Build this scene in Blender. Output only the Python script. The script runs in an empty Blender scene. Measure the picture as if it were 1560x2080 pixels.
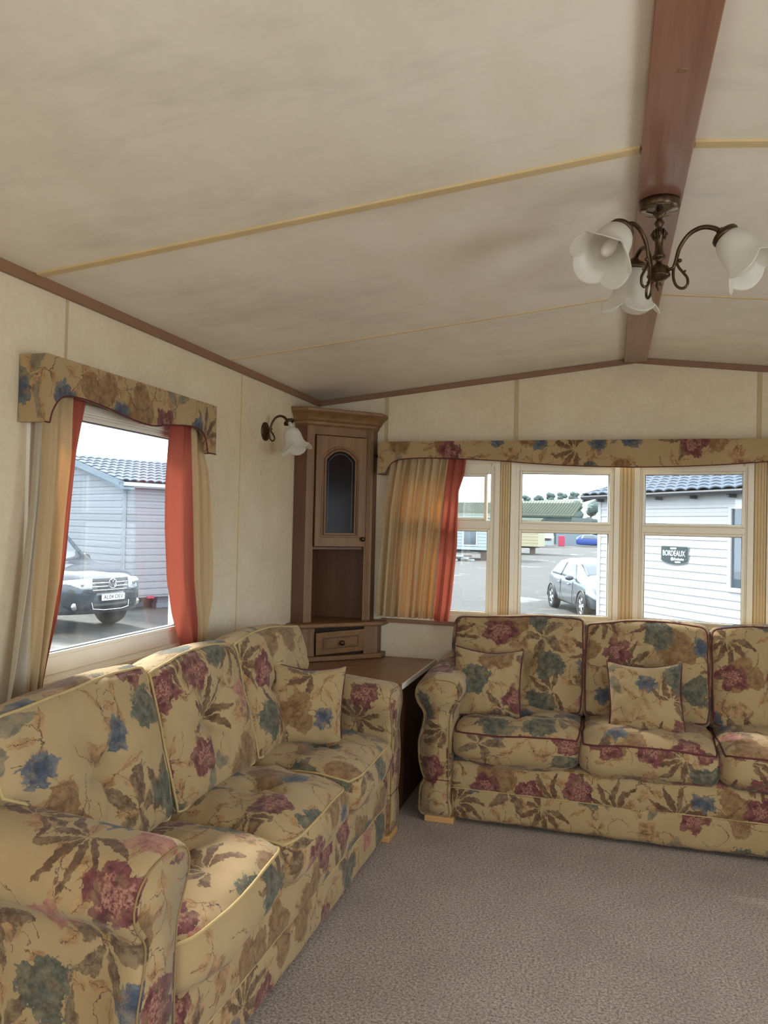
import bpy, bmesh, math, random
from mathutils import Vector, Matrix, noise
random.seed(7)
S = bpy.context.scene
COL = S.collection
PI = math.pi
# ------------------------------------------------------------------ camera
def make_camera():
    yaw, pitch, roll = 0.28348, 0.01707, 0.02253
    cy, sy, cp, sp = math.cos(yaw), math.sin(yaw), math.cos(pitch), math.sin(pitch)
    f = Vector((-sy*cp, cy*cp, sp)); r = Vector((cy, sy, 0)); u = r.cross(f)
    R = math.cos(roll)*r + math.sin(roll)*u; U = -math.sin(roll)*r + math.cos(roll)*u
    cam = bpy.data.cameras.new('camera'); o = bpy.data.objects.new('camera', cam); COL.objects.link(o)
    m = Matrix.Identity(4)
    for i in range(3):
        m[i][0] = R[i]; m[i][1] = U[i]; m[i][2] = -f[i]
    m[0][3], m[1][3], m[2][3] = 1.685, -4.343, 1.387
    o.matrix_world = m
    cam.sensor_fit = 'VERTICAL'; cam.sensor_height = 36; cam.sensor_width = 27
    cam.lens = 1577.6/2080*36; cam.clip_start = .05; cam.clip_end = 2000
    S.camera = o
make_camera()
# ------------------------------------------------------------------ light
W = bpy.data.worlds.new('sky'); S.world = W; W.use_nodes = True
wn = W.node_tree; wn.nodes.clear()
wo = wn.nodes.new('ShaderNodeOutputWorld'); wb = wn.nodes.new('ShaderNodeBackground')
tc = wn.nodes.new('ShaderNodeTexCoord'); sx = wn.nodes.new('ShaderNodeSeparateXYZ'); cr = wn.nodes.new('ShaderNodeValToRGB')
wn.links.new(tc.outputs['Generated'], sx.inputs[0]); wn.links.new(sx.outputs['Z'], cr.inputs[0])
cr.color_ramp.elements[0].position = 0.0; cr.color_ramp.elements[0].color = (.66, .86, 1.0, 1)
cr.color_ramp.elements[1].position = 0.5; cr.color_ramp.elements[1].color = (.90, .97, 1.0, 1)
wn.links.new(cr.outputs[0], wb.inputs[0]); wn.links.new(wb.outputs[0], wo.inputs[0])
wb.inputs[1].default_value = 3.3
def area(name, loc, rot, sx_, sy_, power, color):
    l = bpy.data.lights.new(name, 'AREA'); l.shape = 'RECTANGLE'; l.size = sx_; l.size_y = sy_
    l.energy = power; l.color = color
    o = bpy.data.objects.new(name, l); COL.objects.link(o); o.location = loc; o.rotation_euler = rot
    return o
# added fill lamps at the unseen side and end windows, to brighten the room
area('window_fill_right', (3.70, -1.95, 1.33), (0, PI/2, 0), .86, .90, 12, (.95, .97, 1.0))
area('window_fill_right', (3.70, -4.20, 1.20), (0, PI/2, 0), 1.1, 1.20, 32, (.95, .97, 1.0))
area('window_fill_back', (1.8, -7.62, 1.30), (PI/2, 0, 0), 2.6, 1.3, 34, (1.0, .97, .92))
area('window_fill_left', (-.12, -4.90, 1.32), (0, -PI/2, 0), .9, 1.2, 11, (.95, .97, 1.0))
sun = bpy.data.lights.new('sun', 'SUN'); sun.energy = 7.0; sun.angle = math.radians(9); sun.color = (1, .96, .88)
so = bpy.data.objects.new('sun', sun); COL.objects.link(so)
so.rotation_euler = Vector((-.62, .42, .68)).to_track_quat('Z', 'Y').to_euler()
S.view_settings.view_transform = 'Standard'; S.view_settings.look = 'None'
S.view_settings.gamma = 1; S.view_settings.use_curve_mapping = False; S.view_settings.exposure = 0.52
S.cycles.use_denoising = True; S.cycles.max_bounces = 10; S.cycles.diffuse_bounces = 6
S.cycles.transparent_max_bounces = 12; S.cycles.sample_clamp_indirect = 6
S.cycles.caustics_reflective = False; S.cycles.caustics_refractive = False
# ------------------------------------------------------------------ node helper
class NT:
    def __init__(s, name):
        s.m = bpy.data.materials.new(name); s.m.use_nodes = True; s.t = s.m.node_tree; s.t.nodes.clear()
        s.out = s.t.nodes.new('ShaderNodeOutputMaterial')
    def n(s, typ, ins=None, **kw):
        nd = s.t.nodes.new(typ)
        for k, v in kw.items(): setattr(nd, k, v)
        if ins:
            for k, v in ins.items(): s.set(nd.inputs[k], v)
        return nd
    def set(s, sock, v):
        if isinstance(v, bpy.types.NodeSocket): s.t.links.new(v, sock)
        elif isinstance(v, (tuple, list)):
            sock.default_value = tuple(v) + ((1,) if sock.type == 'RGBA' and len(v) == 3 else ())
        else: sock.default_value = v
    def mth(s, op, a, b=None, c=None, clamp=False):
        nd = s.t.nodes.new('ShaderNodeMath'); nd.operation = op; nd.use_clamp = clamp
        s.set(nd.inputs[0], a)
        if b is not None: s.set(nd.inputs[1], b)
        if c is not None: s.set(nd.inputs[2], c)
        return nd.outputs[0]
    def vm(s, op, a, b=None, sc=None):
        nd = s.t.nodes.new('ShaderNodeVectorMath'); nd.operation = op
        s.set(nd.inputs[0], a)
        if b is not None: s.set(nd.inputs[1], b)
        if sc is not None: s.set(nd.inputs['Scale'], sc)
        return nd.outputs[0]
    def mix(s, f, a, b):
        nd = s.t.nodes.new('ShaderNodeMix'); nd.data_type = 'RGBA'
        s.set(nd.inputs[0], f); s.set(nd.inputs[6], a); s.set(nd.inputs[7], b)
        return nd.outputs[2]
    def noise(s, vec, scale, detail=3, rough=.5, dim='3D'):
        nd = s.n('ShaderNodeTexNoise', {'Scale': scale, 'Detail': detail, 'Roughness': rough}, noise_dimensions=dim)
        s.set(nd.inputs['Vector'], vec)
        return nd.outputs
    def coord(s, which='Object'):
        return s.n('ShaderNodeTexCoord').outputs[which]
    def maps(s, vec, scale=(1, 1, 1), rot=(0, 0, 0), loc=(0, 0, 0)):
        nd = s.n('ShaderNodeMapping', {'Vector': vec, 'Scale': scale, 'Rotation': rot, 'Location': loc})
        return nd.outputs[0]
    def step(s, x, lo, hi):
        nd = s.n('ShaderNodeMapRange', {'Value': x, 'From Min': lo, 'From Max': hi}, clamp=True)
        return nd.outputs[0]
    def bsdf(s, col, rough=.6, metal=0, spec=.5, bump=None, bstr=.3, bdist=.01, **kw):
        b = s.n('ShaderNodeBsdfPrincipled', {'Base Color': col, 'Roughness': rough, 'Metallic': metal, 'Specular IOR Level': spec})
        for k, v in kw.items(): s.set(b.inputs[k.replace('_', ' ')], v)
        if bump is not None:
            bn = s.n('ShaderNodeBump', {'Height': bump, 'Strength': bstr, 'Distance': bdist})
            s.t.links.new(bn.outputs[0], b.inputs['Normal'])
        return b.outputs[0]
    def fin(s, sh): s.t.links.new(sh, s.out.inputs[0]); return s.m

def plain(name, col, rough=.5, metal=0, spec=.5, var=.06, nscale=12, bump=0, **kw):
    t = NT(name); c = t.coord()
    nz = t.noise(c, nscale, 4)[0]
    dark = tuple(max(0, x*(1-var*2)) for x in col); lite = tuple(min(1, x*(1+var*2)) for x in col)
    cc = t.mix(nz, dark, lite)
    return t.fin(t.bsdf(cc, rough, metal, spec, bump=nz if bump else None, bstr=bump, **kw))

def wood(name, a, b, axis='Z', rough=.38, s=1.0, coat=0):
    t = NT(name); c = t.coord()
    sc = {'X': (1.2, 26, 26), 'Y': (26, 1.2, 26), 'Z': (26, 26, 1.2)}[axis]
    v = t.maps(c, tuple(q*s for q in sc))
    n1 = t.noise(v, 1.0, 5, .6)[0]; v2 = t.maps(c, tuple(q*s*6 for q in sc)); n2 = t.noise(v2, 1.0, 3)[0]
    n3 = t.noise(c, 1.5, 2)[0]
    f = t.mth('MULTIPLY_ADD', n2, .35, t.mth('MULTIPLY', n1, .8))
    f = t.mth('MULTIPLY_ADD', n3, .3, t.mth('SUBTRACT', f, .28))
    cc = t.mix(t.step(f, .25, .75), a, b)
    return t.fin(t.bsdf(cc, rough, bump=n2, bstr=.05, bdist=.002, Coat_Weight=coat, Coat_Roughness=.25))

# ---- the floral cloth: a woven ochre ground with painted flowers, leaves and stems scattered in cells
def floral(name='floral_cloth', k=1.0):
    t = NT(name)
    uv = t.n('ShaderNodeUVMap', uv_map='UVMap').outputs[0]
    wn_ = t.noise(uv, 9, 2, .5, '2D')[1]
    w = t.vm('SCALE', t.vm('SUBTRACT', wn_, (.5, .5, .5)), sc=.05)
    wf = t.noise(uv, 60, 2, .6, '2D')[1]
    w2 = t.vm('SCALE', t.vm('SUBTRACT', wf, (.5, .5, .5)), sc=.020)
    p = t.vm('ADD', t.vm('ADD', uv, w), w2)
    mott = t.noise(uv, 38, 5, .65, '2D')[0]
    mott2 = t.noise(uv, 120, 3, .7, '2D')[0]
    fade = t.mth('MULTIPLY_ADD', t.step(t.noise(t.vm('ADD', uv, (5.5, 2.2, 0)), 22, 4, .6, '2D')[0], .34, .56), .32, .68)
    def cell(scale, off, rnd):
        q = t.vm('ADD', p, off)
        v = t.n('ShaderNodeTexVoronoi', {'Vector': q, 'Scale': scale, 'Randomness': rnd}, voronoi_dimensions='2D', feature='F1')
        loc = t.vm('SUBTRACT', q, v.outputs['Position'])
        sc = t.n('ShaderNodeSeparateColor'); t.set(sc.inputs[0], v.outputs['Color'])
        rot = t.n('ShaderNodeVectorRotate', {'Vector': loc, 'Angle': t.mth('MULTIPLY', sc.outputs[0], 6.283)}, rotation_type='Z_AXIS')
        s2 = t.n('ShaderNodeSeparateXYZ'); t.set(s2.inputs[0], rot.outputs[0])
        x, y = s2.outputs[0], s2.outputs[1]
        r = t.mth('SQRT', t.mth('ADD', t.mth('MULTIPLY', x, x), t.mth('MULTIPLY', y, y)))
        th = t.mth('ARCTAN2', y, x)
        return dict(x=x, y=y, r=r, th=th, id=sc.outputs[1], id2=sc.outputs[2])
    def sel(c, a, b):   # 1 where a<=id<b
        return t.mth('MULTIPLY', t.mth('GREATER_THAN', c['id'], a), t.mth('LESS_THAN', c['id'], b))
    def blob(c, R, amp, n, e=.004, ph=0.0, ragged=.3):
        cs = t.mth('COSINE', t.mth('MULTIPLY_ADD', c['th'], n, ph))
        rr = t.mth('MULTIPLY_ADD', cs, R*amp, R*(1-amp))
        rr = t.mth('MULTIPLY_ADD', t.mth('SUBTRACT', mott, .5), R*ragged, rr)
        return t.step(t.mth('SUBTRACT', rr, c['r']), -e*.2, e)
    def petals(c, R, n, amp, e=.003, ragged=.3):
        cs = t.mth('ABSOLUTE', t.mth('COSINE', t.mth('MULTIPLY', c['th'], n/2)))
        rr = t.mth('MULTIPLY_ADD', cs, R*amp, R*(1-amp))
        rr = t.mth('MULTIPLY_ADD', t.mth('SUBTRACT', mott, .5), R*ragged, rr)
        return t.step(t.mth('SUBTRACT', rr, c['r']), -e*.2, e)
    def spray(c, n, L, wd, x0=.01, amin=-9, amax=9):
        seg = 2*PI/n
        a = t.mth('SUBTRACT', t.mth('WRAP', c['th'], seg/2, -seg/2), 0)
        a2 = t.mth('MULTIPLY_ADD', c['r'], 2.2, a)
        X = t.mth('MULTIPLY', c['r'], t.mth('COSINE', a2)); Y = t.mth('MULTIPLY', c['r'], t.mth('SINE', a2))
        u = t.mth('DIVIDE', t.mth('SUBTRACT', X, x0), L-x0, clamp=True)
        prof = t.mth('MULTIPLY', t.mth('SINE', t.mth('MULTIPLY', t.mth('POWER', u, .8), PI)), wd)
        m = t.step(t.mth('SUBTRACT', prof, t.mth('ABSOLUTE', Y)), 0, .0025)
        vein = t.step(t.mth('ABSOLUTE', Y), .0016, .0004)
        m2 = t.mth('MULTIPLY', t.mth('GREATER_THAN', c['th'], amin), t.mth('LESS_THAN', c['th'], amax))
        st = t.mth('MULTIPLY', t.mth('MULTIPLY', vein, t.mth('LESS_THAN', c['r'], L*1.0)), m2)
        return t.mth('MULTIPLY', m, m2), st
    def arc(c, cx, R, wd, smax):
        dx = t.mth('SUBTRACT', c['x'], cx)
        d = t.mth('SQRT', t.mth('ADD', t.mth('MULTIPLY', dx, dx), t.mth('MULTIPLY', c['y'], c['y'])))
        m = t.step(t.mth('ABSOLUTE', t.mth('SUBTRACT', d, R)), wd, wd*.4)
        return t.mth('MULTIPLY', m, t.mth('LESS_THAN', c['r'], smax))
    # ground
    weave = t.noise(t.maps(uv, (60, 900, 1)), 1, 2, .5, '2D')[0]
    weave2 = t.noise(t.maps(uv, (900, 60, 1)), 1, 2, .5, '2D')[0]
    wv = t.mth('MULTIPLY_ADD', weave2, .5, t.mth('MULTIPLY', weave, .5))
    big = t.noise(uv, 5, 3, .5, '2D')[0]
    g = t.mix(big, (.32*k, .215*k, .098*k), (.41*k, .30*k, .162*k))
    g = t.mix(t.step(wv, .35, .7), t.mix(.18, g, (.36, .22, .08)), g)
    col = g
    def paint(col, mask, a, b, op=.92, m=None):
        m = m or mott
        cc = t.mix(t.step(m, .36, .64), a, b)
        o = t.mth('MULTIPLY', t.mth('MULTIPLY', mask, fade), t.mth('MULTIPLY_ADD', mott2, .5, op-.18), clamp=True)
        return t.mix(o, col, cc)
    tan_a, tan_b = (.125, .055, .022), (.235, .122, .05)
    brn_a, brn_b = (.070, .032, .016), (.145, .070, .034)
    # layer C : small leaves and soft blots
    C = cell(7.2, (3.1, 1.7, 0), .7)
    lf, st = spray(C, 4, .085, .017, amin=-2.6, amax=2.2)
    col = paint(col, t.mth('MULTIPLY', lf, sel(C, .0, .62)), tan_b, (.42, .25, .11), .85)
    col = paint(col, t.mth('MULTIPLY', st, sel(C, .0, .7)), (.08, .045, .03), (.12, .06, .035))
    col = paint(col, t.mth('MULTIPLY', petals(C, .048, 5, .35), sel(C, .62, .80)), tan_a, (.44, .24, .11), .75)
    col = paint(col, t.mth('MULTIPLY', arc(C, .05, .05, .0016, .09), sel(C, .15, .95)), (.07, .045, .03), (.12, .06, .035))
    # layer B : big brown sprays, soft brown flowers, stems
    B = cell(4.1, (.7, 4.3, 0), .62)
    col = paint(col, t.mth('MULTIPLY', petals(B, .098, 3, .42, ragged=.5), sel(B, .50, .76)), tan_a, tan_b, .85)
    lf, st = spray(B, 10, .150, .0150, amin=-2.3, amax=2.2)
    col = paint(col, t.mth('MULTIPLY', lf, sel(B, .0, .30)), brn_a, brn_b, .92)
    lf, st = spray(B, 5, .125, .023)
    col = paint(col, t.mth('MULTIPLY', lf, sel(B, .30, .50)), brn_a, (.19, .13, .075), .9)
    col = paint(col, t.mth('MULTIPLY', st, sel(B, .28, .50)), (.06, .04, .025), (.1, .06, .035))
    col = paint(col, t.mth('MULTIPLY', arc(B, .09, .09, .0022, .135), sel(B, .1, .9)), (.07, .035, .022), (.13, .06, .035))
    lf, st = spray(B, 4, .125, .026, amin=-.8, amax=3.0)
    col = paint(col, t.mth('MULTIPLY', lf, sel(B, .80, .97)), (.12, .10, .065), (.20, .17, .11), .9)
    # layer A : burgundy and blue flowers, large grey-green leaves
    A = cell(4.3, (9.3, 6.1, 0), .62)
    gm = t.mth('MULTIPLY', blob(A, .080, .12, 3, ragged=.95, ph=.6), sel(A, .58, .84))
    col = paint(col, gm, (.032, .038, .028), (.100, .105, .080), .93)
    bm_ = t.mth('MULTIPLY', blob(A, .050, .07, 7, ragged=1.3), sel(A, .34, .58))
    col = paint(col, bm_, (.028, .038, .060), (.105, .120, .138), .92)
    col = paint(col, t.mth('MULTIPLY', blob(A, .026, .12, 5, ragged=2.0), sel(A, .34, .58)), (.02, .03, .06), (.05, .07, .11), .9)
    rm = t.mth('MULTIPLY', petals(A, .073, 5, .30, ragged=.75), sel(A, .0, .34))
    col = paint(col, rm, (.060, .007, .013), (.18, .045, .050), .95)
    col = paint(col, t.mth('MULTIPLY', petals(A, .040, 3, .5, ragged=1.8), sel(A, .0, .34)), (.42, .22, .15), (.10, .008, .018), .75, mott2)
    col = paint(col, t.mth('MULTIPLY', petals(A, .058, 4, .4, ragged=.4), sel(A, .88, .97)), (.22, .05, .05), (.40, .18, .13), .85)
    fine = t.noise(uv, 700, 2, .6, '2D')[0]
    col = t.mix(t.mth('MULTIPLY', fine, .07), col, (.60, .50, .34))
    bump = t.mth('MULTIPLY_ADD', fine, .5, wv)
    return t.fin(t.bsdf(col, .92, spec=.2, bump=bump, bstr=.35, bdist=.0012, Sheen_Weight=.12, Sheen_Roughness=.5))

M = {}
M['floral'] = floral()
M['pip_red'] = plain('maroon_piping', (.11, .03, .03), .85, spec=.2)
M['pip_arm'] = plain('brown_arm_piping', (.26, .17, .08), .85, spec=.2)
M['pip'] = plain('ochre_piping', (.46, .34, .16), .85, spec=.2)
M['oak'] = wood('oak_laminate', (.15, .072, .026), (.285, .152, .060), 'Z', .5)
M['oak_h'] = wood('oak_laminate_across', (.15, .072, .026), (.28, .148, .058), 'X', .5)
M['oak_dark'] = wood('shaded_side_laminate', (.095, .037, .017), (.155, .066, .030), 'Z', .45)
M['top_wood'] = wood('table_laminate', (.19, .092, .038), (.28, .148, .066), 'X', .36)
M['beam'] = wood('cherry_beam_laminate', (.22, .105, .065), (.33, .175, .115), 'Y', .22, .6)
M['trim'] = wood('brown_trim', (.20, .105, .055), (.29, .155, .085), 'Y', .5)
M['trim_x'] = wood('brown_trim_across', (.20, .105, .055), (.29, .155, .085), 'X', .5)
M['foot'] = wood('beech_foot', (.50, .27, .10), (.62, .36, .15), 'X', .4)
M['batten'] = plain('ochre_batten', (.62, .47, .25), .55)
M['upvc'] = plain('cream_window_plastic', (.80, .72, .56), .32, var=.01)
M['upvc_white'] = plain('white_window_plastic', (.80, .75, .66), .30, var=.01)
M['post'] = plain('tan_fluted_post', (.62, .46, .24), .45, var=.03)
M['gasket'] = plain('black_gasket', (.03, .03, .035), .5)
M['bronze'] = plain('antique_bronze', (.085, .055, .028), .34, .85, var=.3, nscale=40)
M['bronze_hi'] = plain('polished_bronze_rim', (.30, .26, .22), .15, 1.0, var=.1)
M['tan_strip'] = plain('tan_wall_strip', (.50, .38, .21), .6)
M['dark'] = plain('unlit_inside', (.03, .017, .012), .8)
M['smoke'] = plain('smoked_glass', (.020, .015, .016), .16, spec=.05, var=.1)
M['smoke_edge'] = plain('bevelled_glass_edge', (.085, .088, .095), .35)
M['bulb'] = plain('bulb_glass', (.70, .66, .60), .3)
M['bracket'] = plain('white_lampholder', (.55, .52, .44), .4)

def wallpaper():
    t = NT('mottled_cream_wallpaper'); c = t.coord()
    n = t.noise(c, 6, 6, .6)[0]; n2 = t.noise(c, 45, 4, .6)[0]; n3 = t.noise(c, 1.6, 2)[0]
    f = t.mth('MULTIPLY_ADD', n2, .35, t.mth('MULTIPLY_ADD', n3, .35, t.mth('MULTIPLY', n, .4)))
    cc = t.mix(t.step(f, .40, .68), (.62, .52, .36), (.73, .64, .48))
    return t.fin(t.bsdf(cc, .62, spec=.3, bump=n2, bstr=.12, bdist=.002))
M['wall'] = wallpaper()
def ceilmat():
    t = NT('ceiling_board_vinyl'); c = t.coord()
    n = t.noise(t.maps(c, (2.5, 1.2, 2)), 2.2, 6, .62)[0]; n2 = t.noise(c, 60, 3, .6)[0]
    sm = t.noise(t.maps(c, (1.2, 2.6, 1), (0, 0, .3)), 1.6, 5, .68)[0]
    cc = t.mix(t.step(n, .35, .65), (.76, .70, .58), (.82, .765, .655))
    cc = t.mix(t.mth('MULTIPLY', t.step(sm, .52, .70), .42), cc, (.52, .48, .39))
    return t.fin(t.bsdf(cc, .5, spec=.35, bump=n2, bstr=.08, bdist=.002))
M['ceil'] = ceilmat()
def carpetmat():
    t = NT('taupe_carpet'); c = t.coord()
    n = t.noise(c, 120, 4, .85)[0]; n2 = t.noise(c, 4, 4, .55)[0]; n3 = t.noise(c, 90, 2, .6)[0]
    v = t.n('ShaderNodeTexVoronoi', {'Vector': c, 'Scale': 330.0}).outputs['Distance']
    cc = t.mix(t.step(n, .38, .62), (.165, .13, .105), (.72, .60, .52))
    cc = t.mix(t.mth('MULTIPLY', t.step(n2, .45, .75), .25), cc, (.20, .155, .13))
    h = t.mth('ADD', t.mth('MULTIPLY_ADD', n3, .8, n), t.mth('MULTIPLY', v, -.6))
    # small dark scuffs
    sc = t.noise(t.maps(c, (9, 26, 1), (0, 0, .5)), 1.0, 2, .4)[0]
    cc = t.mix(t.mth('MULTIPLY', t.step(sc, .79, .82), .8), cc, (.06, .045, .04))
    return t.fin(t.bsdf(cc, 1.0, spec=.05, bump=h, bstr=.9, bdist=.006, Sheen_Weight=.1))
M['carpet'] = carpetmat()
def glassmat(name, tint=(.97, .99, 1), refl=.07, haze=.0):
    t = NT(name)
    tr = t.n('ShaderNodeBsdfTransparent', {'Color': tint}); gl = t.n('ShaderNodeBsdfGlossy', {'Roughness': .01, 'Color': (1, 1, 1)})
    fr = t.n('ShaderNodeLayerWeight', {'Blend': .5})
    mx = t.n('ShaderNodeMixShader', {0: t.mth('MULTIPLY_ADD', t.mth('POWER', fr.outputs['Facing'], 4.0), .5, refl*.5, clamp=True), 1: tr.outputs[0], 2: gl.outputs[0]})
    sh = mx.outputs[0]
    if haze:
        c = t.coord(); d = t.n('ShaderNodeBsdfDiffuse', {'Color': (.8, .85, .9)})
        st = t.noise(t.maps(c, (3, 3, 1.2)), 2.4, 5, .65)[0]
        m2 = t.n('ShaderNodeMixShader', {0: t.mth('MULTIPLY', t.step(st, .35, .75), haze), 1: sh, 2: d.outputs[0]})
        sh = m2.outputs[0]
    return t.fin(sh)
M['pane'] = glassmat('window_pane', refl=.05, haze=.03)
M['pane_left'] = glassmat('hazed_window_pane', refl=.085, haze=.10)  # pale haze mixed into the glass, standing in for reflected windows
def cloth(name, col, tcol, tf=.4, stripe=0):
    t = NT(name); c = t.coord()
    n = t.noise(t.maps(c, (300, 300, 30)), 1, 2)[0]; n2 = t.noise(t.maps(c, (40, 40, 400)), 1, 2)[0]; b = t.noise(c, 5, 3)[0]
    cc = t.mix(t.mth('MULTIPLY_ADD', n2, .5, t.mth('MULTIPLY', n, .5)), tuple(x*.82 for x in col), tuple(min(1, x*1.14) for x in col))
    cc = t.mix(t.mth('MULTIPLY', b, .25), cc, tuple(x*.8 for x in col))
    d = t.bsdf(cc, .9, spec=.15, bump=n2, bstr=.15, bdist=.001)
    tl = t.n('ShaderNodeBsdfTranslucent', {'Color': tcol})
    m = t.n('ShaderNodeMixShader', {0: tf, 1: d, 2: tl.outputs[0]})
    return t.fin(m.outputs[0])
M['beige'] = cloth('sand_curtain_cloth', (.50, .375, .215), (.95, .32, .06), .11)
M['grey_cloth'] = cloth('pale_curtain_lining', (.50, .44, .35), (.55, .45, .32), .2)
M['red'] = cloth('terracotta_curtain_band', (.34, .085, .06), (.85, .20, .11), .11)
def frosted():
    t = NT('frosted_glass_shade'); c = t.coord()
    n = t.noise(c, 30, 4)[0]
    cc = t.mix(n, (.70, .68, .60), (.86, .85, .79))
    d = t.bsdf(cc, .32, spec=.5)
    tl = t.n('ShaderNodeBsdfTranslucent', {'Color': (.9, .88, .82)}); tr = t.n('ShaderNodeBsdfTransparent', {'Color': (.9, .9, .87)})
    m = t.n('ShaderNodeMixShader', {0: .40, 1: d, 2: tl.outputs[0]})
    m2 = t.n('ShaderNodeMixShader', {0: .12, 1: m.outputs[0], 2: tr.outputs[0]})
    return t.fin(m2.outputs[0])
M['frost'] = frosted()
# ------------------------------------------------------------------ mesh helpers
class MB:
    def __init__(s): s.v = []; s.f = []; s.uv = []
    def add(s, V, F, UV=None):
        o = len(s.v); s.v += [tuple(p) for p in V]; s.f += [tuple(i+o for i in f) for f in F]
        if UV is None: UV = [None]*len(F)
        s.uv += UV; return s
    def box(s, x0, x1, y0, y1, z0, z1, mtx=None):
        V = [Vector((x, y, z)) for z in (z0, z1) for y in (y0, y1) for x in (x0, x1)]
        if mtx: V = [mtx @ p for p in V]
        return s.add(V, [(0, 2, 3, 1), (4, 5, 7, 6), (0, 1, 5, 4), (2, 6, 7, 3), (0, 4, 6, 2), (1, 3, 7, 5)])
    def prism(s, poly, z0, z1, mtx=None, top=None):
        n = len(poly); top = top or poly
        V = [Vector((p[0], p[1], z0)) for p in poly] + [Vector((p[0], p[1], z1)) for p in top]
        if mtx: V = [mtx @ p for p in V]
        F = [tuple(range(n))[::-1], tuple(range(n, 2*n))] + [(i, (i+1) % n, n+(i+1) % n, n+i) for i in range(n)]
        return s.add(V, F)
    def tube(s, pts, r, n=10, closed=False, caps=True):
        pts = [Vector(p) for p in pts]; m = len(pts)
        rs = r if isinstance(r, (list, tuple)) else [r]*m
        V = []; up = Vector((0, 0, 1)); prev = None
        for i in range(m):
            a = pts[(i-1) % m] if (closed or i > 0) else pts[i]; b = pts[(i+1) % m] if (closed or i < m-1) else pts[i]
            t = (b-a).normalized()
            if prev is None:
                prev = t.orthogonal().normalized()
            x = (prev - t*prev.dot(t)).normalized(); prev = x; y = t.cross(x)
            for k in range(n):
                a_ = 2*PI*k/n; V.append(pts[i] + (x*math.cos(a_) + y*math.sin(a_))*rs[i])
        F = []
        for i in range(m if closed else m-1):
            j = (i+1) % m
            for k in range(n): F.append((i*n+k, i*n+(k+1) % n, j*n+(k+1) % n, j*n+k))
        if not closed and caps:
            F.append(tuple(range(n))[::-1]); F.append(tuple(range((m-1)*n, m*n)))
        return s.add(V, F)
    def lathe(s, prof, n=24, mtx=None, mod=None):
        V = []; m = len(prof)
        for i, (r, z) in enumerate(prof):
            for k in range(n):
                a = 2*PI*k/n; rr, zz = (r, z) if mod is None else mod(r, z, a, i/(m-1))
                p = Vector((rr*math.cos(a), rr*math.sin(a), zz)); V.append(mtx @ p if mtx else p)
        F = [(i*n+k, i*n+(k+1) % n, (i+1)*n+(k+1) % n, (i+1)*n+k) for i in range(m-1) for k in range(n)]
        return s.add(V, F)
    def grid(s, fn, nu, nv, uvf=None):
        V = [fn(i/nu, j/nv) for j in range(nv+1) for i in range(nu+1)]
        F = []; U = []
        for j in range(nv):
            for i in range(nu):
                a = j*(nu+1)+i; F.append((a, a+1, a+nu+2, a+nu+1))
                if uvf: U.append([uvf(i/nu, j/nv), uvf((i+1)/nu, j/nv), uvf((i+1)/nu, (j+1)/nv), uvf(i/nu, (j+1)/nv)])
        return s.add(V, F, U if uvf else None)
    def build(s, name, mat, parent=None, smooth=False, bevel=0, label=None, uvbox=None, fixn=False, loc=None, rot=None, kind=None, solid=0):
        me = bpy.data.meshes.new(name); me.from_pydata(s.v, [], s.f); me.update()
        if any(u is not None for u in s.uv) or uvbox is not None:
            ul = me.uv_layers.new(name='UVMap'); ox, oy = uvbox if uvbox else (0, 0)
            for p in me.polygons:
                U = s.uv[p.index]
                if U is None:
                    nn = p.normal; ax = max(range(3), key=lambda i: abs(nn[i]))
                    U = []
                    for vi in p.vertices:
                        c = me.vertices[vi].co
                        U.append({0: (c.y, c.z), 1: (c.x, c.z), 2: (c.x, c.y)}[ax])
                for li, u in zip(p.loop_indices, U): ul.data[li].uv = (u[0]+ox, u[1]+oy)
        if fixn:
            b = bmesh.new(); b.from_mesh(me); bmesh.ops.recalc_face_normals(b, faces=b.faces); b.to_mesh(me); b.free()
        me.materials.append(mat)
        if smooth: me.shade_smooth()
        o = bpy.data.objects.new(name, me); COL.objects.link(o)
        if parent: o.parent = parent
        if loc: o.location = loc
        if rot: o.rotation_euler = rot
        if bevel:
            m = o.modifiers.new('bevel', 'BEVEL'); m.width = bevel; m.segments = 2; m.limit_method = 'ANGLE'
        if solid:
            m = o.modifiers.new('solid', 'SOLIDIFY'); m.thickness = solid
        if label: o['label'] = label
        if kind: o['kind'] = kind
        return o
def empty(name, loc=(0, 0, 0), rz=0, label=None, cat=None, group=None, kind=None):
    o = bpy.data.objects.new(name, None); COL.objects.link(o); o.location = loc; o.rotation_euler = (0, 0, rz); o.empty_display_size = .1
    return tag(o, label, cat, group, kind)
def tag(o, label=None, cat=None, group=None, kind=None):
    for k, v in (('label', label), ('category', cat), ('group', group), ('kind', kind)):
        if v: o[k] = v
    return o
def smoothpath(P, sub=6, closed=False):
    P = [Vector(p) for p in P]; n = len(P); out = []
    rng = range(n) if closed else range(n-1)
    for i in rng:
        p0 = P[(i-1) % n] if closed or i > 0 else P[i]; p1 = P[i]; p2 = P[(i+1) % n]; p3 = P[(i+2) % n] if closed or i < n-2 else P[(i+1) % n]
        for k in range(sub):
            t = k/sub
            out.append(.5*((2*p1)+(-p0+p2)*t+(2*p0-5*p1+4*p2-p3)*t*t+(-p0+3*p1-3*p2+p3)*t**3))
    if not closed: out.append(P[-1])
    return out
def lerp_tab(tab, z):
    if z >= tab[0][0]: return tab[0][1]
    for (a, b), (c, d) in zip(tab, tab[1:]):
        if z >= c: return d+(b-d)*(z-c)/(a-c)
    (a, b), (c, d) = tab[-2], tab[-1]
    return d+(b-d)*(z-c)/(a-c)
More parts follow.
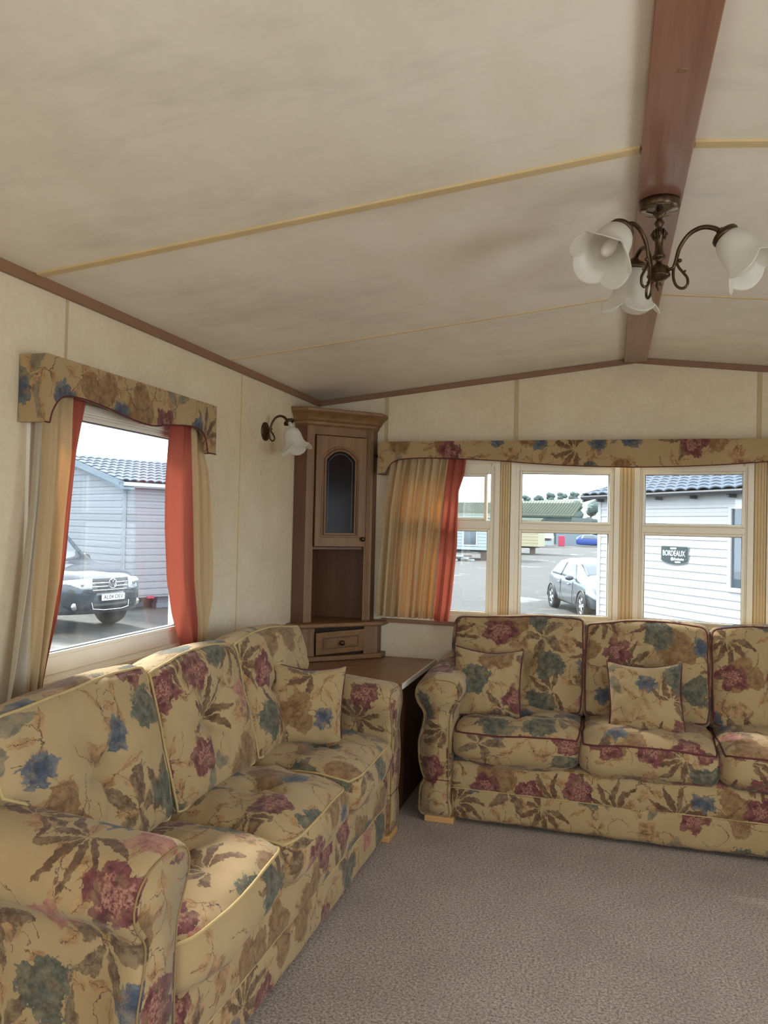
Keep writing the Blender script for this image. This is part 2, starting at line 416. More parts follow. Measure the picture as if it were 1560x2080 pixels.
def rects_minus(x0, x1, y0, y1, holes):
    xs = sorted({x0, x1} | {v for h in holes for v in h[:2] if x0 < v < x1}); ys = sorted({y0, y1} | {v for h in holes for v in h[2:] if y0 < v < y1})
    out = []
    for a, b in zip(xs, xs[1:]):
        run = None
        for c, d in zip(ys, ys[1:]):
            mx, my = (a+b)/2, (c+d)/2
            if any(h[0] < mx < h[1] and h[2] < my < h[3] for h in holes):
                if run: out.append((a, b)+run); run = None
            else: run = (run[0], d) if run else (c, d)
        if run: out.append((a, b)+run)
    return out
# ------------------------------------------------------------------ room shell
XW, YB, HW, HR, XR = 3.6, -7.5, 2.118, 2.312, 1.8
slope = (HR-HW)/XR
def zc(x): return HW+slope*min(x, XW-x)
fl = MB().box(-.12, XW+.12, YB, .06, -.06, 0).prism([(1.05, .05), (1.77, .17), (2.5, .05)], -.06, 0).build('floor', M['carpet'], kind='structure')
tag(fl, 'taupe grey cut pile carpet with a few small dark scuffs')
# left wall: slab, and the papered panels with narrow joints between them
WL = (-2.41, -1.44, .862, 1.765)
WL2 = (-5.5, -4.3, .85, 1.8)
b = MB()
for a, c, d, e in rects_minus(YB, .06, -.2, HW+.05, [WL, WL2]): b.box(-.10, -.012, a, c, d, e)
wl = b.build('wall_left', M['wall'], kind='structure')
edges = [YB, -5.9, -4.69, -3.47, -2.249, -1.015, 0.0]
for y0, y1 in zip(edges, edges[1:]):
    b = MB()
    for a, c, d, e in rects_minus(y0+.003, y1-.003, 0, HW, [WL, WL2]): b.box(-.012, 0, a, c, d, e)
    b.build('wall_panel', M['wall'], wl)
for y in edges[1:-1]:
    b = MB()
    for a, c, d, e in rects_minus(y-.006, y+.006, 0, HW-.02, [WL, WL2]): b.box(-.01, .0015, a, c, d, e)
    b.build('joint_strip', M['batten'] if y > -2 else M['tan_strip'], wl, label='narrow joint strip')
MB().tube([(.001, -.783, 1.625), (.001, -.786, 1.652)], .004, 6).build('dried_glue_mark', M['tan_strip'], wl, label='small brown scuff mark')
# right wall (out of view) with its windows
WR = (-2.41, -1.44, .862, 1.765); WR2 = (-4.85, -3.6, .6, 1.8)
b = MB()
for a, c, d, e in rects_minus(YB, .06, -.2, HW+.05, [WR, WR2]): b.box(XW, XW+.1, a, c, d, e)
b.build('wall_right', M['wall'], kind='structure')
b = MB()
for a, c, d, e in rects_minus(0, XW, -.2, HW+.05, [(.5, 3.1, .65, 1.95)]): b.box(a, c, YB-.1, YB, d, e)
b.prism([(0, HW), (XW, HW), (XR, HR+.05)], 0, .1, Matrix(((1, 0, 0, 0), (0, 0, 1, YB-.1), (0, 1, 0, 0), (0, 0, 0, 1))))
b.build('wall_back', M['wall'], kind='structure')
# front wall: flat gable above the bay, bowed apron below it
XZ = Matrix(((1, 0, 0, 0), (0, 0, 1, 0), (0, 1, 0, 0), (0, 0, 0, 1)))   # (x,z,y) prism helper
b = MB()
b.prism([(-.1, 1.78), (XW+.1, 1.78), (XW+.1, HW), (XR, HR+.05), (-.1, HW)], .012, .05, XZ)
b.prism([(.45, .012), (1.12, .012), (1.77, .132), (2.42, .012), (3.15, .012), (3.15, .06), (2.42, .08), (1.77, .19), (1.12, .08), (.45, .06)], 1.776, 1.83)
b.box(-.1, .455, .012, .14, -.2, 1.80); b.box(3.145, XW+.1, .012, .14, -.2, 1.80)
b.prism([(.45, .0), (1.12, .0), (1.77, .12), (2.42, .0), (3.15, .0), (3.15, .14), (2.42, .14), (1.77, .26), (1.12, .14), (.45, .14)], -.2, .83)
wf = b.build('wall_front', M['wall'], kind='structure')
fe = [0, .424, 1.175, 2.41, 3.18, XW]
for x0, x1 in zip(fe, fe[1:]):
    pts = [(x0+.003, 1.78), (x1-.003, 1.78), (x1-.003, zc(x1))]
    if x0 < XR < x1: pts.append((XR, HR))
    pts.append((x0+.003, zc(x0)))
    MB().prism(pts, 0, .012, XZ).build('wall_panel', M['wall'], wf)
for x in fe[1:-1]:
    MB().box(x-.011, x+.011, -.003, .011, 1.78, zc(x)-.015).build('joint_strip', M['tan_strip'], wf, label='tan joint strip')
MB().box(0, .45, 0, .012, .3, 1.80).build('wall_panel', M['wall'], wf)
MB().box(3.15, XW, 0, .012, .3, 1.80).build('wall_panel', M['wall'], wf)
# ceiling
b = MB()
b.prism([(-.1, HW+.02-slope*.1), (XR, HR+.02), (XW+.1, HW+.02-slope*.1), (XW+.1, HW+.12), (XR, HR+.14), (-.1, HW+.12)], YB-.1, .07, XZ)
ce = b.build('ceiling', M['ceil'], kind='structure')
ce_y = [YB, -6.05, -4.85, -3.62, -2.40, -1.175, 0]
for y0, y1 in zip(ce_y, ce_y[1:]):
    for s in (0, 1):
        xa, xb = (0, XR) if s == 0 else (XR, XW)
        b = MB(); za, zb = zc(xa), zc(xb)
        b.prism([(xa, za), (xb, zb), (xb, zb+.02), (xa, za+.02)], y0+.002, y1-.002, XZ)
        b.build('ceiling_panel', M['ceil'], ce)
for y in ce_y[1:-1]:
    for s in (0, 1):
        xa, xb = (.02, XR-.06) if s == 0 else (XR+.06, XW-.02)
        th = .017 if y < -2 else .006; dz = .006 if y < -2 else .003
        MB().prism([(xa, zc(xa)-dz), (xb, zc(xb)-dz), (xb, zc(xb)+.005), (xa, zc(xa)+.005)], y-th, y+th, XZ).build('batten', M['batten'], ce, bevel=.003 if y < -2 else 0, label='ochre joint batten')
tag(MB().box(XR-.058, XR+.058, YB, 0, HR-.028, HR).build('trim_1', M['beam'], bevel=.003, kind='structure'), 'flat cherry wood board along the ridge of the ceiling')
# knot plug on the beam
MB().lathe([(.0, -.0015), (.009, -.0015), (.011, .001)], 12, Matrix.Translation((1.805, -2.75, HR-.028))).build('knot', M['trim'], bpy.data.objects['trim_1'], label='dark knot in the wood')
tag(MB().prism([(0, 2.088), (.013, 2.088), (.018, 2.12), (0, 2.122)], YB, -.014, XZ).build('trim_2', M['trim'], kind='structure'), 'brown cornice strip at the top of the left wall')
tag(MB().prism([(XW, 2.088), (XW-.013, 2.088), (XW-.018, 2.12), (XW, 2.122)], YB, -.014, XZ).build('trim_3', M['trim'], kind='structure', fixn=True))
tag(MB().prism([(0, HW-.030), (XR, HR-.030), (XR, HR-.002), (0, HW-.002)], -.014, 0, XZ).build('trim_4', M['trim_x'], kind='structure', fixn=True), 'brown cornice strip under the left slope of the ceiling')
tag(MB().prism([(XR, HR-.030), (XW, HW-.030), (XW, HW-.002), (XR, HR-.002)], -.014, 0, XZ).build('trim_5', M['trim_x'], kind='structure', fixn=True), 'brown cornice strip under the right slope of the ceiling')
# ------------------------------------------------------------------ windows (local: x along, -y into the room)
def frame_loop(b, x0, x1, z0, z1, w, y0, y1, wt=None, wb_=None):
    wt = w if wt is None else wt; wb_ = w if wb_ is None else wb_
    b.box(x0, x0+w, y0, y1, z0, z1); b.box(x1-w, x1, y0, y1, z0, z1)
    b.box(x0+w, x1-w, y0, y1, z1-wt, z1); b.box(x0+w, x1-w, y0, y1, z0, z0+wb_)
def window(name, p0, p1, x0, x1, z0, z1, gx0, gx1, gz, mat, pane, label=None, vent=False, stepped=False):
    p0, p1 = Vector(p0), Vector(p1); d = (p1-p0).normalized()
    o = empty(name, (p0.x, p0.y, 0), math.atan2(d.y, d.x), label, kind='structure')
    b = MB(); frame_loop(b, x0, x1, z0, z1, .030, -.012, .06)
    if stepped:
        b.box(x0, x1, -.020, .05, z0, z0+.028); b.box(x0, x1, -.028, -.01, z0+.010, z0+.020)
    b.build('window_frame', mat, o, bevel=.003)
    gz0, gz1 = gz[0][0], gz[-1][1]
    b = MB(); b.box(x0+.03, gx0-.014, -.002, .05, z0+.03, z1-.03); b.box(gx1+.014, x1-.03, -.002, .05, z0+.03, z1-.03)
    b.box(gx0-.014, gx1+.014, -.002, .05, z0+.03, gz0-.014); b.box(gx0-.014, gx1+.014, -.002, .05, gz1+.014, z1-.03)
    b.build('sash', mat, o, bevel=.002)
    for i, (a, c) in enumerate(gz):
        ga, gb = gx0, gx1
        if vent and i == len(gz)-1: ga, gb = gx0+.0, gx1-.02
        b = MB(); frame_loop(b, ga-.014, gb+.014, a-.014, c+.014, .014, -.009, .04)
        b.build('glazing_bead', mat, o, bevel=.003)
        b = MB(); frame_loop(b, ga-.002, gb+.002, a-.002, c+.002, .0045, .004, .012)
        b.build('gasket', M['gasket'], o, label='thin black rubber gasket')
        MB().box(ga, gb, .016, .020, a, c).build('pane', pane, o)
    for (a, c), (e, f) in zip(gz, gz[1:]):
        MB().box(gx0-.014, gx1+.014+.0, -.012, .045, c+.014, e-.014).build('transom', mat, o, bevel=.003, label='wide cross bar')
    # tiny corner clips of the inner frame
    for (cx, cz) in ((x0+.036, z0+.036), (x1-.036, z0+.036), (x0+.036, z1-.036), (x1-.036, z1-.036)):
        MB().box(cx-.010, cx+.010, -.0135, -.004, cz-.010, cz+.010).build('corner_clip', mat, o, bevel=.002)
    return o
# left wall window : x runs along +y of the room, room side is -y local -> place so that local -y = +x room
wl1 = window('window_1', (0, -2.41), (0, -1.44), 0, .97, .862, 1.765, .115, .875, [(.962, 1.712)], M['upvc_white'], M['pane_left'], 'white plastic window in the left wall, one large pane', stepped=True)
P1, P2, P3 = (1.12, .0), (1.77, .12), (2.42, .0)
GZ = [(.915, 1.366), (1.428, 1.692)]
window('window_2', (.45, 0), (1.12, 0), 0, .642, .85, 1.775, .075, .575, [(.915, 1.366), (1.44, 1.675)], M['upvc'], M['pane'], 'narrow cream window with top vent beside the curtain', vent=True)
window('window_3', P1, P2, .030, .622, .85, 1.775, .094, .566, GZ, M['upvc'], M['pane'], 'cream bay window left of the middle post')
window('window_4', P2, P3, .040, .632, .85, 1.775, .096, .578, GZ, M['upvc'], M['pane'], 'cream bay window right of the middle post, facing the wall with the sign')
window('window_5', (2.42, 0), (3.15, 0), .03, .70, .85, 1.775, .09, .6, GZ, M['upvc'], M['pane'])
window('window_6', (XW, -1.44), (XW, -2.41), 0, .97, .862, 1.765, .10, .87, [(.962, 1.712)], M['upvc_white'], M['pane'])
window('window_7', (XW, -3.6), (XW, -4.85), 0, 1.25, .6, 1.8, .08, 1.17, [(.7, 1.72)], M['upvc_white'], M['pane'])
window('window_8', (3.1, YB), (.5, YB), 0, 2.6, .65, 1.95, .08, 2.52, [(.73, 1.87)], M['upvc_white'], M['pane'])
window('window_9', (0, -5.5), (0, -4.3), 0, 1.2, .85, 1.8, .08, 1.12, [(.93, 1.72)], M['upvc_white'], M['pane'])
for i, (px, py, w) in enumerate(((1.12, 0, .056), (1.77, .115, .082), (2.42, 0, .056))):
    b = MB(); n = 4
    b.box(px-w/2, px+w/2, py-.004, py+.07, .85, 1.775)
    for k in range(n):
        cx = px-w/2+w*(k+.5)/n; b.tube([(cx, py-.004, .852), (cx, py-.004, 1.773)], w/n*.42, 8)
    tag(b.build('trim_%d' % (6+i), M['post'], kind='structure'), ['tan fluted post beside the narrow window', 'tan fluted post in the middle of the bay', 'tan fluted post at the right end of the bay'][i])
sl = MB().prism([(.42, -.028), (1.12, -.028), (1.77, .092), (2.42, -.028), (3.18, -.028), (3.18, .0), (2.42, .03), (1.77, .14), (1.12, .03), (.42, .0)], .828, .850).build('trim_9', M['trim_x'], bevel=.004, kind='structure')
tag(sl, 'dark brown window board under the front windows')
# ------------------------------------------------------------------ pelmets
def pelmet(name, pts, A, D, top, depth, label, mat_uv):
    """front board from points along (s, z_bottom); A=start point, D=direction (2d), room normal N"""
    N = Vector((D[1], -D[0]))
    o = empty(name, (A[0], A[1], 0), 0, label, 'pelmet')
    P = [Vector((p[0], 0, p[1])) for p in pts]
    def w(s, off, z): return Vector((D[0]*s+N[0]*off, D[1]*s+N[1]*off, z))
    b = MB(); th = .018; n = len(pts)
    V = [w(s, depth, z) for s, z in pts]+[w(s, depth, top) for s, z in pts]+[w(s, depth-th, z) for s, z in pts]+[w(s, depth-th, top) for s, z in pts]
    F = []
    for i in range(n-1):
        F += [(i, i+1, n+i+1, n+i), (2*n+i, 3*n+i, 3*n+i+1, 2*n+i+1), (i, 2*n+i, 2*n+i+1, i+1), (n+i, n+i+1, 3*n+i+1, 3*n+i)]
    F += [(0, n, 3*n, 2*n), (n-1, 3*n-1, 4*n-1, 2*n-1)]
    U = []
    for f in F: U.append([((V[i].x*D[0]+V[i].y*D[1])+(V[i].x*N[0]+V[i].y*N[1]), V[i].z) for i in f])
    b.add(V, F, U)
    b.build('front_board', M['floral'], o, uvbox=mat_uv)
    for s0, s1, zb in ((pts[0][0], pts[0][0]+th, pts[0][1]), (pts[-1][0]-th, pts[-1][0], pts[-1][1])):
        V = [w(s, f, z) for z in (zb, top) for f in (.004, depth-th-.0005) for s in (s0, s1)]
        F = [(0, 2, 3, 1), (4, 5, 7, 6), (0, 1, 5, 4), (2, 6, 7, 3), (0, 4, 6, 2), (1, 3, 7, 5)]
        MB().add(V, F, [[((V[i].x*N[0]+V[i].y*N[1])-(V[i].x*D[0]+V[i].y*D[1]), V[i].z) for i in f] for f in F]).build('return_board', M['floral'], o, uvbox=mat_uv)
    L = pts[-1][0]-pts[0][0]
    b = MB(); V = [w(s, f, z) for z in (top-.016, top-.001) for f in (.004, depth-th-.001) for s in (pts[0][0]+th, pts[-1][0]-th)]
    b.add(V, [(0, 2, 3, 1), (4, 5, 7, 6), (0, 1, 5, 4), (2, 6, 7, 3), (0, 4, 6, 2), (1, 3, 7, 5)]).build('top_board', M['trim'], o)
    MB().tube([w(s, depth, z-.001) for s, z in pts], .0028, 6).build('piping', M['pip_red'], o, label='maroon piping along the wavy lower edge')
    MB().tube([w(s, .035, top-.035) for s in (pts[0][0]+.03, pts[-1][0]-.03)], .006, 6).build('curtain_rail', M['upvc_white'], o, label='white rail')
    return o
def dens(pts, sub=5):
    return [(p.x, p.y) for p in smoothpath([(a, c, 0) for a, c in pts], sub)]
pl = [(0, 1.668), (.012, 1.668)] + dens([(.018, 1.668), (.030, 1.705), (.058, 1.741), (.10, 1.758), (.185, 1.760), (.32, 1.748), (.45, 1.731), (.56, 1.728), (.66, 1.744), (.82, 1.760), (.90, 1.752), (.935, 1.72), (.952, 1.668)]) + [(1.02, 1.668)]
pelmet('pelmet', [(s, z) for s, z in pl], (0, -2.452), (0, 1), 1.868, .10, 'floral fabric pelmet with a wavy edge above the left wall window', (.31, .12))
c0 = [(0, 1.677), (.045, 1.677)] + dens([(.05, 1.677), (.062, 1.716), (.11, 1.756), (.24, 1.769), (.42, 1.766), (.67, 1.754), (.91, 1.735), (1.15, 1.723), (1.39, 1.718)])
cc_ = c0 + [(2*1.39-s, z) for s, z in c0[::-1][1:]]
pelmet('pelmet', cc_, (.412, 0), (1, 0), 1.862, .12, 'long floral fabric pelmet across the top of the front bay windows', (2.07, .48))
# ------------------------------------------------------------------ curtains
def curtain(name, A, D, parts, ztop, zbot, out0, folds, amp, label, wob=.0, gather=0):
    N = Vector((D[1], -D[0])); o = empty(name, (A[0], A[1], 0), 0, label, 'curtain')
    for pname, mat, tl, tr, f0, f1, pl_, dz in parts:
        def fn(u, v):
            z = ztop+(zbot+dz-ztop)*v; a = lerp_tab(tl, z); c = lerp_tab(tr, z)
            ph = (f0+(f1-f0)*u)*2*PI*folds
            am = amp*(.65+.6*v)*(.75+.35*math.sin(ph*.37+1.3))
            off = out0+am*math.sin(ph+1.2*math.sin(v*1.5+ph*.1))+.35*am*math.sin(2.3*ph+v*2)
            s = a+(c-a)*(u+.0*v)+.004*math.cos(ph)*folds*.1
            if gather: off += .004*math.sin(ph*4.1)*max(0, 1-v*6)
            return Vector((D[0]*s+N[0]*off, D[1]*s+N[1]*off, z))
        MB().grid(fn, 90 if pname.startswith('cl') or pname == 'lining' else 22, 40).build(pname, mat, o, smooth=True, label=pl_)
    return o
Zy = lambda tab, y: [(z, a-y) for z, a in tab]
FL = [(1.79, .478), (1.494, .44), (.849, .411)]; FB = [(1.79, .816), (1.627, .797), (1.491, .786), (1.244, .766), (.851, .74)]
FR = [(1.79, .914), (1.677, .902), (1.586, .873), (1.424, .869), (1.289, .869), (.95, .842), (.842, .825)]
curtain('curtain', (0, 0), (1, 0), [('cloth', M['beige'], FL, FB, 0, 1, None, 0), ('leading_band', M['red'], FB, FR, 1.0, 1.22, 'terracotta band down the leading edge', -.008)],
        1.80, .865, .062, 8.5, .026, 'sand coloured pleated curtain with terracotta edge at the front window', gather=1)
L1l = [(1.80, -2.425), (1.667, -2.428), (1.434, -2.447), (1.205, -2.475), (.912, -2.528), (.80, -2.55)]; L1g = [(1.618, -2.418), (1.435, -2.419), (1.203, -2.438), (.894, -2.440), (.8, -2.45)]
L1b = [(1.763, -2.263), (1.579, -2.268), (1.412, -2.293), (1.196, -2.312), (1.064, -2.345), (.882, -2.395), (.8, -2.42)]; L1r = [(1.766, -2.207), (1.591, -2.255), (1.413, -2.277), (1.25, -2.295), (1.089, -2.324), (.961, -2.364), (.88, -2.384), (.8, -2.40)]
curtain('curtain', (0, 0), (0, 1), [('lining', M['grey_cloth'], L1l, L1g, 0, .3, 'pale lining turned out at the back edge', 0), ('cloth', M['beige'], L1g, L1b, .3, 1, None, 0), ('leading_band', M['red'], L1b, L1r, 1.0, 1.25, 'terracotta band down the leading edge', -.01)],
        1.80, .83, .052, 3.6, .017, 'sand curtain with pale lining hanging left of the left wall window')
L2l = [(1.754, -1.716), (1.528, -1.729), (1.361, -1.721), (1.158, -1.693), (1.018, -1.647), (.885, -1.575), (.8, -1.54)]; L2b = [(1.768, -1.548), (1.432, -1.515), (1.146, -1.494), (.961, -1.455), (.895, -1.455), (.8, -1.46)]
L2r = [(1.754, -1.466), (1.665, -1.462), (1.60, -1.425), (1.509, -1.405), (1.213, -1.373), (1.063, -1.373), (.92, -1.417), (.8, -1.43)]
curtain('curtain', (0, 0), (0, 1), [('leading_band', M['red'], L2l, L2b, -.15, .35, 'broad terracotta band down the leading edge', 0), ('cloth', M['beige'], L2b, L2r, .35, 1, None, 0)],
        1.80, .86, .058, 2.1, .014, 'terracotta banded curtain hanging right of the left wall window')
# ------------------------------------------------------------------ upholstery
def axis_samples(h, r, n, k=4):
    a = [-h+r*(1-math.cos(PI/2*i/k)) for i in range(k)]
    mid = [-h+r+(2*h-2*r)*i/n for i in range(n+1)]
    return a+mid+[-x for x in a[::-1]]
class Cushion:
    """rounded box of half sizes a,b,c with piping seam round the +w face; warp is any later deformation"""
    def __init__(s, a, b, c, r, puff=.02, side=.012, tufts=(), seed=0, warp=None, n=(22, 18, 6), wr=.008):
        s.a, s.b, s.c, s.r, s.puff, s.side, s.tufts, s.seed, s.warp, s.nn, s.wr = a, b, c, r, puff, side, tufts, seed, warp, n, wr
    def pos(s, x, y, z):
        a, b, c, r = s.a, s.b, s.c, s.r
        cl = lambda v, h: max(-(h-r), min(h-r, v))
        i = Vector((cl(x, a), cl(y, b), cl(z, c))); d = Vector((x, y, z))-i
        p = i+d.normalized()*r if d.length > 1e-9 else Vector((x, y, z))
        u, v, w = p.x/a, p.y/b, p.z/c
        e = lambda q: max(0, 1-q*q)
        p.z += s.puff*w*(e(u)**.6)*(e(v)**.6)
        p.x += s.side*u*e(w)*.8+s.side*.5*u*e(v); p.y += s.side*v*e(w)*.8+s.side*.5*v*e(u)
        if w > 0:
            for tx, ty, dep in s.tufts:
                dx, dy = p.x-tx*a, p.y-ty*b; q = math.hypot(dx, dy); an = math.atan2(dy, dx)
                p.z -= w*dep*(math.exp(-(q/.050))+.40*math.exp(-q/.13)*(.5+.5*math.cos(an*5+s.seed)))
        nz = noise.noise(Vector((x*9+s.seed*3.1, y*9, z*9)))*s.wr+noise.noise(Vector((x*22, y*22+s.seed, z*22)))*s.wr*.5
        p.z += nz*w; p.x += nz*.6*u; p.y += nz*.6*v
        return s.warp(p, u, v, w) if s.warp else p
    def mesh(s, b):
        X, Y, Z = axis_samples(s.a, s.r, s.nn[0]), axis_samples(s.b, s.r, s.nn[1]), axis_samples(s.c, s.r, s.nn[2])
        def face(U, V, f, uvf, flip):
            nu, nv = len(U), len(V); Vt = [f(u, v) for v in V for u in U]; F = []; UV = []
            for j in range(nv-1):
                for i in range(nu-1):
                    q = [(i, j), (i+1, j), (i+1, j+1), (i, j+1)]
                    if flip: q = q[::-1]
                    F.append(tuple(jj*nu+ii for ii, jj in q)); UV.append([uvf(U[ii], V[jj]) for ii, jj in q])
            b.add(Vt, F, UV)
        P = s.pos
        face(X, Y, lambda u, v: P(u, v, s.c), lambda u, v: (u, v), False)
        face(X, Y, lambda u, v: P(u, v, -s.c), lambda u, v: (u+3, v), True)
        face(X, Z, lambda u, v: P(u, -s.b, v), lambda u, v: (u+1.3, v+.6), False)
        face(X, Z, lambda u, v: P(u, s.b, v), lambda u, v: (u+.2, v+1.6), True)
        face(Y, Z, lambda u, v: P(s.a, u, v), lambda u, v: (u+2.1, v+2.6), False)
        face(Y, Z, lambda u, v: P(-s.a, u, v), lambda u, v: (u+.1, v+3.6), True)
    def loop(s, w=1, n=20):
        L = []; a, b = s.a, s.b
        for (x0, y0), (x1, y1) in (((-a, -b), (a, -b)), ((a, -b), (a, b)), ((a, b), (-a, b)), ((-a, b), (-a, -b))):
            for i in range(n):
                t = (1-math.cos(PI*i/n))/2; L.append(s.pos(x0+(x1-x0)*t, y0+(y1-y0)*t, s.c*w*.999))
        return L
def put_cushion(name, c, parent, uvo, pipmat, mtx=None, pips=(1,), pr=.0045, btn=True, lab=None):
    b = MB(); c.mesh(b)
    if mtx: b.v = [tuple(mtx @ Vector(p)) for p in b.v]
    o = b.build(name, M['floral'], parent, smooth=True, uvbox=uvo, label=lab)
    for w in pips:
        L = c.loop(w)
        if mtx: L = [mtx @ p for p in L]
        MB().tube(L, pr, 6, closed=True).build('piping', pipmat, o, smooth=True)
    if btn:
        for tx, ty, dep in c.tufts:
            p = c.pos(tx*c.a, ty*c.b, c.c)
            if mtx: p = mtx @ p
            MB().lathe([(0, -.004), (.010, -.003), (.013, 0), (.009, .004), (0, .005)], 12, Matrix.Translation(p)).build('button', M['floral'], o, smooth=True, uvbox=(uvo[0]+.07, uvo[1]))
    return o
ARM = [(0, .025), (0, .12), (.002, .20), (0, .32), (0, .42), (.004, .50), (.028, .555), (.046, .60), (.040, .645), (.006, .672), (-.06, .680), (-.125, .672), (-.168, .640),
       (-.184, .595), (-.172, .552), (-.148, .520), (-.138, .49), (-.150, .43), (-.165, .37), (-.160, .28), (-.142, .215), (-.134, .195), (-.150, .165), (-.155, .11), (-.140, .025)]
def sofa(loc, rz, label, uvo, pipmat):
    o = empty('sofa', loc, rz, label, 'sofa', )
    Wd = .585; half = 1.5*Wd
    # arms
    for s in (-1, 1):
        P2 = [(p.x, p.y) for p in smoothpath([(a, z, 0) for a, z in ARM], 3, True)]
        n = len(P2); cx = sum(p[0] for p in P2)/n
        per = [0]
        for i in range(n): per.append(per[-1]+math.hypot(P2[(i+1) % n][0]-P2[i][0], P2[(i+1) % n][1]-P2[i][1]))
        ny = 26; V = []
        sec = [(.022, -.7325), (.010, -.731), (.003, -.724), (0, -.712)]+[(0, -.712+(.712-.03)*k/(ny)) for k in range(1, ny+1)]
        secv = []
        for inset, y in sec:
            row = []
            for i, (dx, z) in enumerate(P2):
                # inward normal approximated by the polygon neighbours
                a, c = P2[(i-1) % n], P2[(i+1) % n]; tx, tz = c[0]-a[0], c[1]-a[1]; l = math.hypot(tx, tz) or 1
                nx, nz = tz/l, -tx/l     # the profile runs up the inner side and down the outer side
                xx, zz = dx-nx*inset, z-nz*inset
                k = max(0, (z-.45)/.23); t = (y+.72)/.7
                if dx < -.02 and z < .56:
                    w_ = max(0, min(1, (y+.690)/.05)); w_ *= 1 if z < .50 else max(0, (.56-z)/.06)
                    xx += (max(xx, -.112)-xx)*w_
                zz += k*(.035*min(1, max(0, t)*1.4)) - .006*k*max(0, 1-(y+.7324)/.05)
                bul = .006*math.sin(max(0, min(1, t))*PI)
                nn_ = noise.noise(Vector((i*.12, y*7, s*3+rz)))*.0035
                xx += (bul+nn_)*nx; zz += nn_*nz
                row.append(Vector((s*(half-xx), y, zz)))
            secv.append(row)
        b = MB(); F = []; UV = []
        flat = [p for r_ in secv for p in r_]
        for j in range(len(sec)-1):
            for i in range(n):
                k = (i+1) % n; q = [(j, i), (j, k), (j+1, k), (j+1, i)]
                F.append(tuple(jj*n+ii for jj, ii in q))
                U = []
                for (jj, ii), pp in zip(q, (per[i], per[i+1], per[i+1], per[i])): U.append((sec[jj][1]*1.0+.3, pp+.4))
                UV.append(U)
        # flat front panel as a fan strip between matched points
        inner = [Vector((p.x, -.7335, p.z)) for p in secv[0]]
        base = len(flat); flat += inner
        for i in range(n):
            k = (i+1) % n; F.append((base+i, base+k, k, i)); UV.append([(flat[q].x, flat[q].z) for q in F[-1]])
        F.append(tuple(range(base, base+n))); UV.append([(flat[q].x, flat[q].z) for q in F[-1]])
        b.add(flat, F, UV)
        arm = b.build('arm', M['floral'], o, smooth=True, uvbox=(uvo[0]+1.7*s, uvo[1]+.9), fixn=True)
        MB().tube([p+Vector((0, -.0012, 0)) for p in secv[1]], .0024, 6, closed=True).build('piping', M['pip_arm'], arm, smooth=True)
        # seam across the front of the arm where the lower block begins
        MB().tube([(s*(half+.004), -.7338, .198), (s*(half+.132), -.7338, .198)], .002, 6).build('seam', M['pip_red'], arm)
        for y0 in (-.738, -.12):
            MB().box(s*half+(-.02 if s < 0 else -.02)-(0 if s > 0 else .10), s*half+(.12 if s > 0 else .02), y0, y0+.07, 0, .028).build('foot', M['foot'], o, bevel=.004, label='pale beech foot')
    # frame and rails
    b = MB(); b.box(-half, half, -.66, -.03, .05, .27); b.box(-half, half, -.13, -.03, .25, .76)
    b.build('frame', M['floral'], o, uvbox=(uvo[0]+.4, uvo[1]+.2), bevel=.02)
    c = Cushion(half-.002, .055, .072, .028, .010, .006, n=(60, 4, 5), seed=3, wr=.004)
    put_cushion('front_rail', c, o, (uvo[0]+.9, uvo[1]+.33), pipmat, Matrix.Translation((0, -.668, .228)), pips=(), btn=False)
    c = Cushion(half-.002, .05, .079, .028, .006, .004, n=(60, 4, 5), seed=5, wr=.004)
    pn = put_cushion('base_panel', c, o, (uvo[0]+.2, uvo[1]+.71), pipmat, Matrix.Translation((0, -.672, .102)), pips=(), btn=False)
    MB().tube([(x/20*half, -.7225+.001*math.sin(x*1.7), .168) for x in range(-20, 21)], .003, 6).build('piping', M['pip'], pn, smooth=True)
    for i in range(3):
        x = (i-1)*Wd
        c = Cushion(Wd/2-.004, .272, .080, .045, .055, .014, tufts=((.0, -.12, .06),), seed=i+2, n=(26, 22, 6),
                    warp=lambda p, u, v, w, i=i: Vector((p.x, p.y-.010*math.cos(u*2.4+i)+(.035*(max(0, abs(u)-.72)/.28)**2 if v < -.4 else 0), p.z-(.016 if v < -.5 else 0)*(abs(v)-.5)*2*w+.006*math.sin(u*3+i*2)*(1 if v < 0 else 0))))
        put_cushion('seat_cushion', c, o, (uvo[0]+.37*i, uvo[1]+.21*i), pipmat, Matrix.Translation((x, -.480, .376)), btn=True)
    for i in range(3):
        x = (i-1)*Wd; e = (-1, 0, 1)[i]
        def warp(p, u, v, w, e=e, i=i):
            q = p.copy()
            if e and u*e > 0:
                up = max(0, min(1, (v+.05)/.25)); up = up*up*(3-2*up)
                q.x += e*(u*e)**1.5*.088*up
            q.y += .012*math.sin(u*2.1+i)*max(0, v)-.010*abs(u)**3*max(0, v)
            return q
        c = Cushion(Wd/2-.004, .238, .090, .042, .045, .012, tufts=((0, -.02, .095),), seed=i+8, warp=warp, n=(26, 22, 6))
        T = Matrix.Translation((x, -.232, .682)) @ Matrix.Rotation(math.radians(90-15), 4, 'X')
        put_cushion('back_cushion', c, o, (uvo[0]+.53*i+.2, uvo[1]+.33*i+.5), pipmat, T)
    return o
sf = sofa((1.865, -.010, 0), 0, 'floral three seat sofa under the front bay windows', (.0, .0), M['pip_red'])
sl_ = sofa((.045, -1.910, 0), PI/2, 'floral three seat sofa along the left wall under the window', (4.3, 2.7), M['pip'])
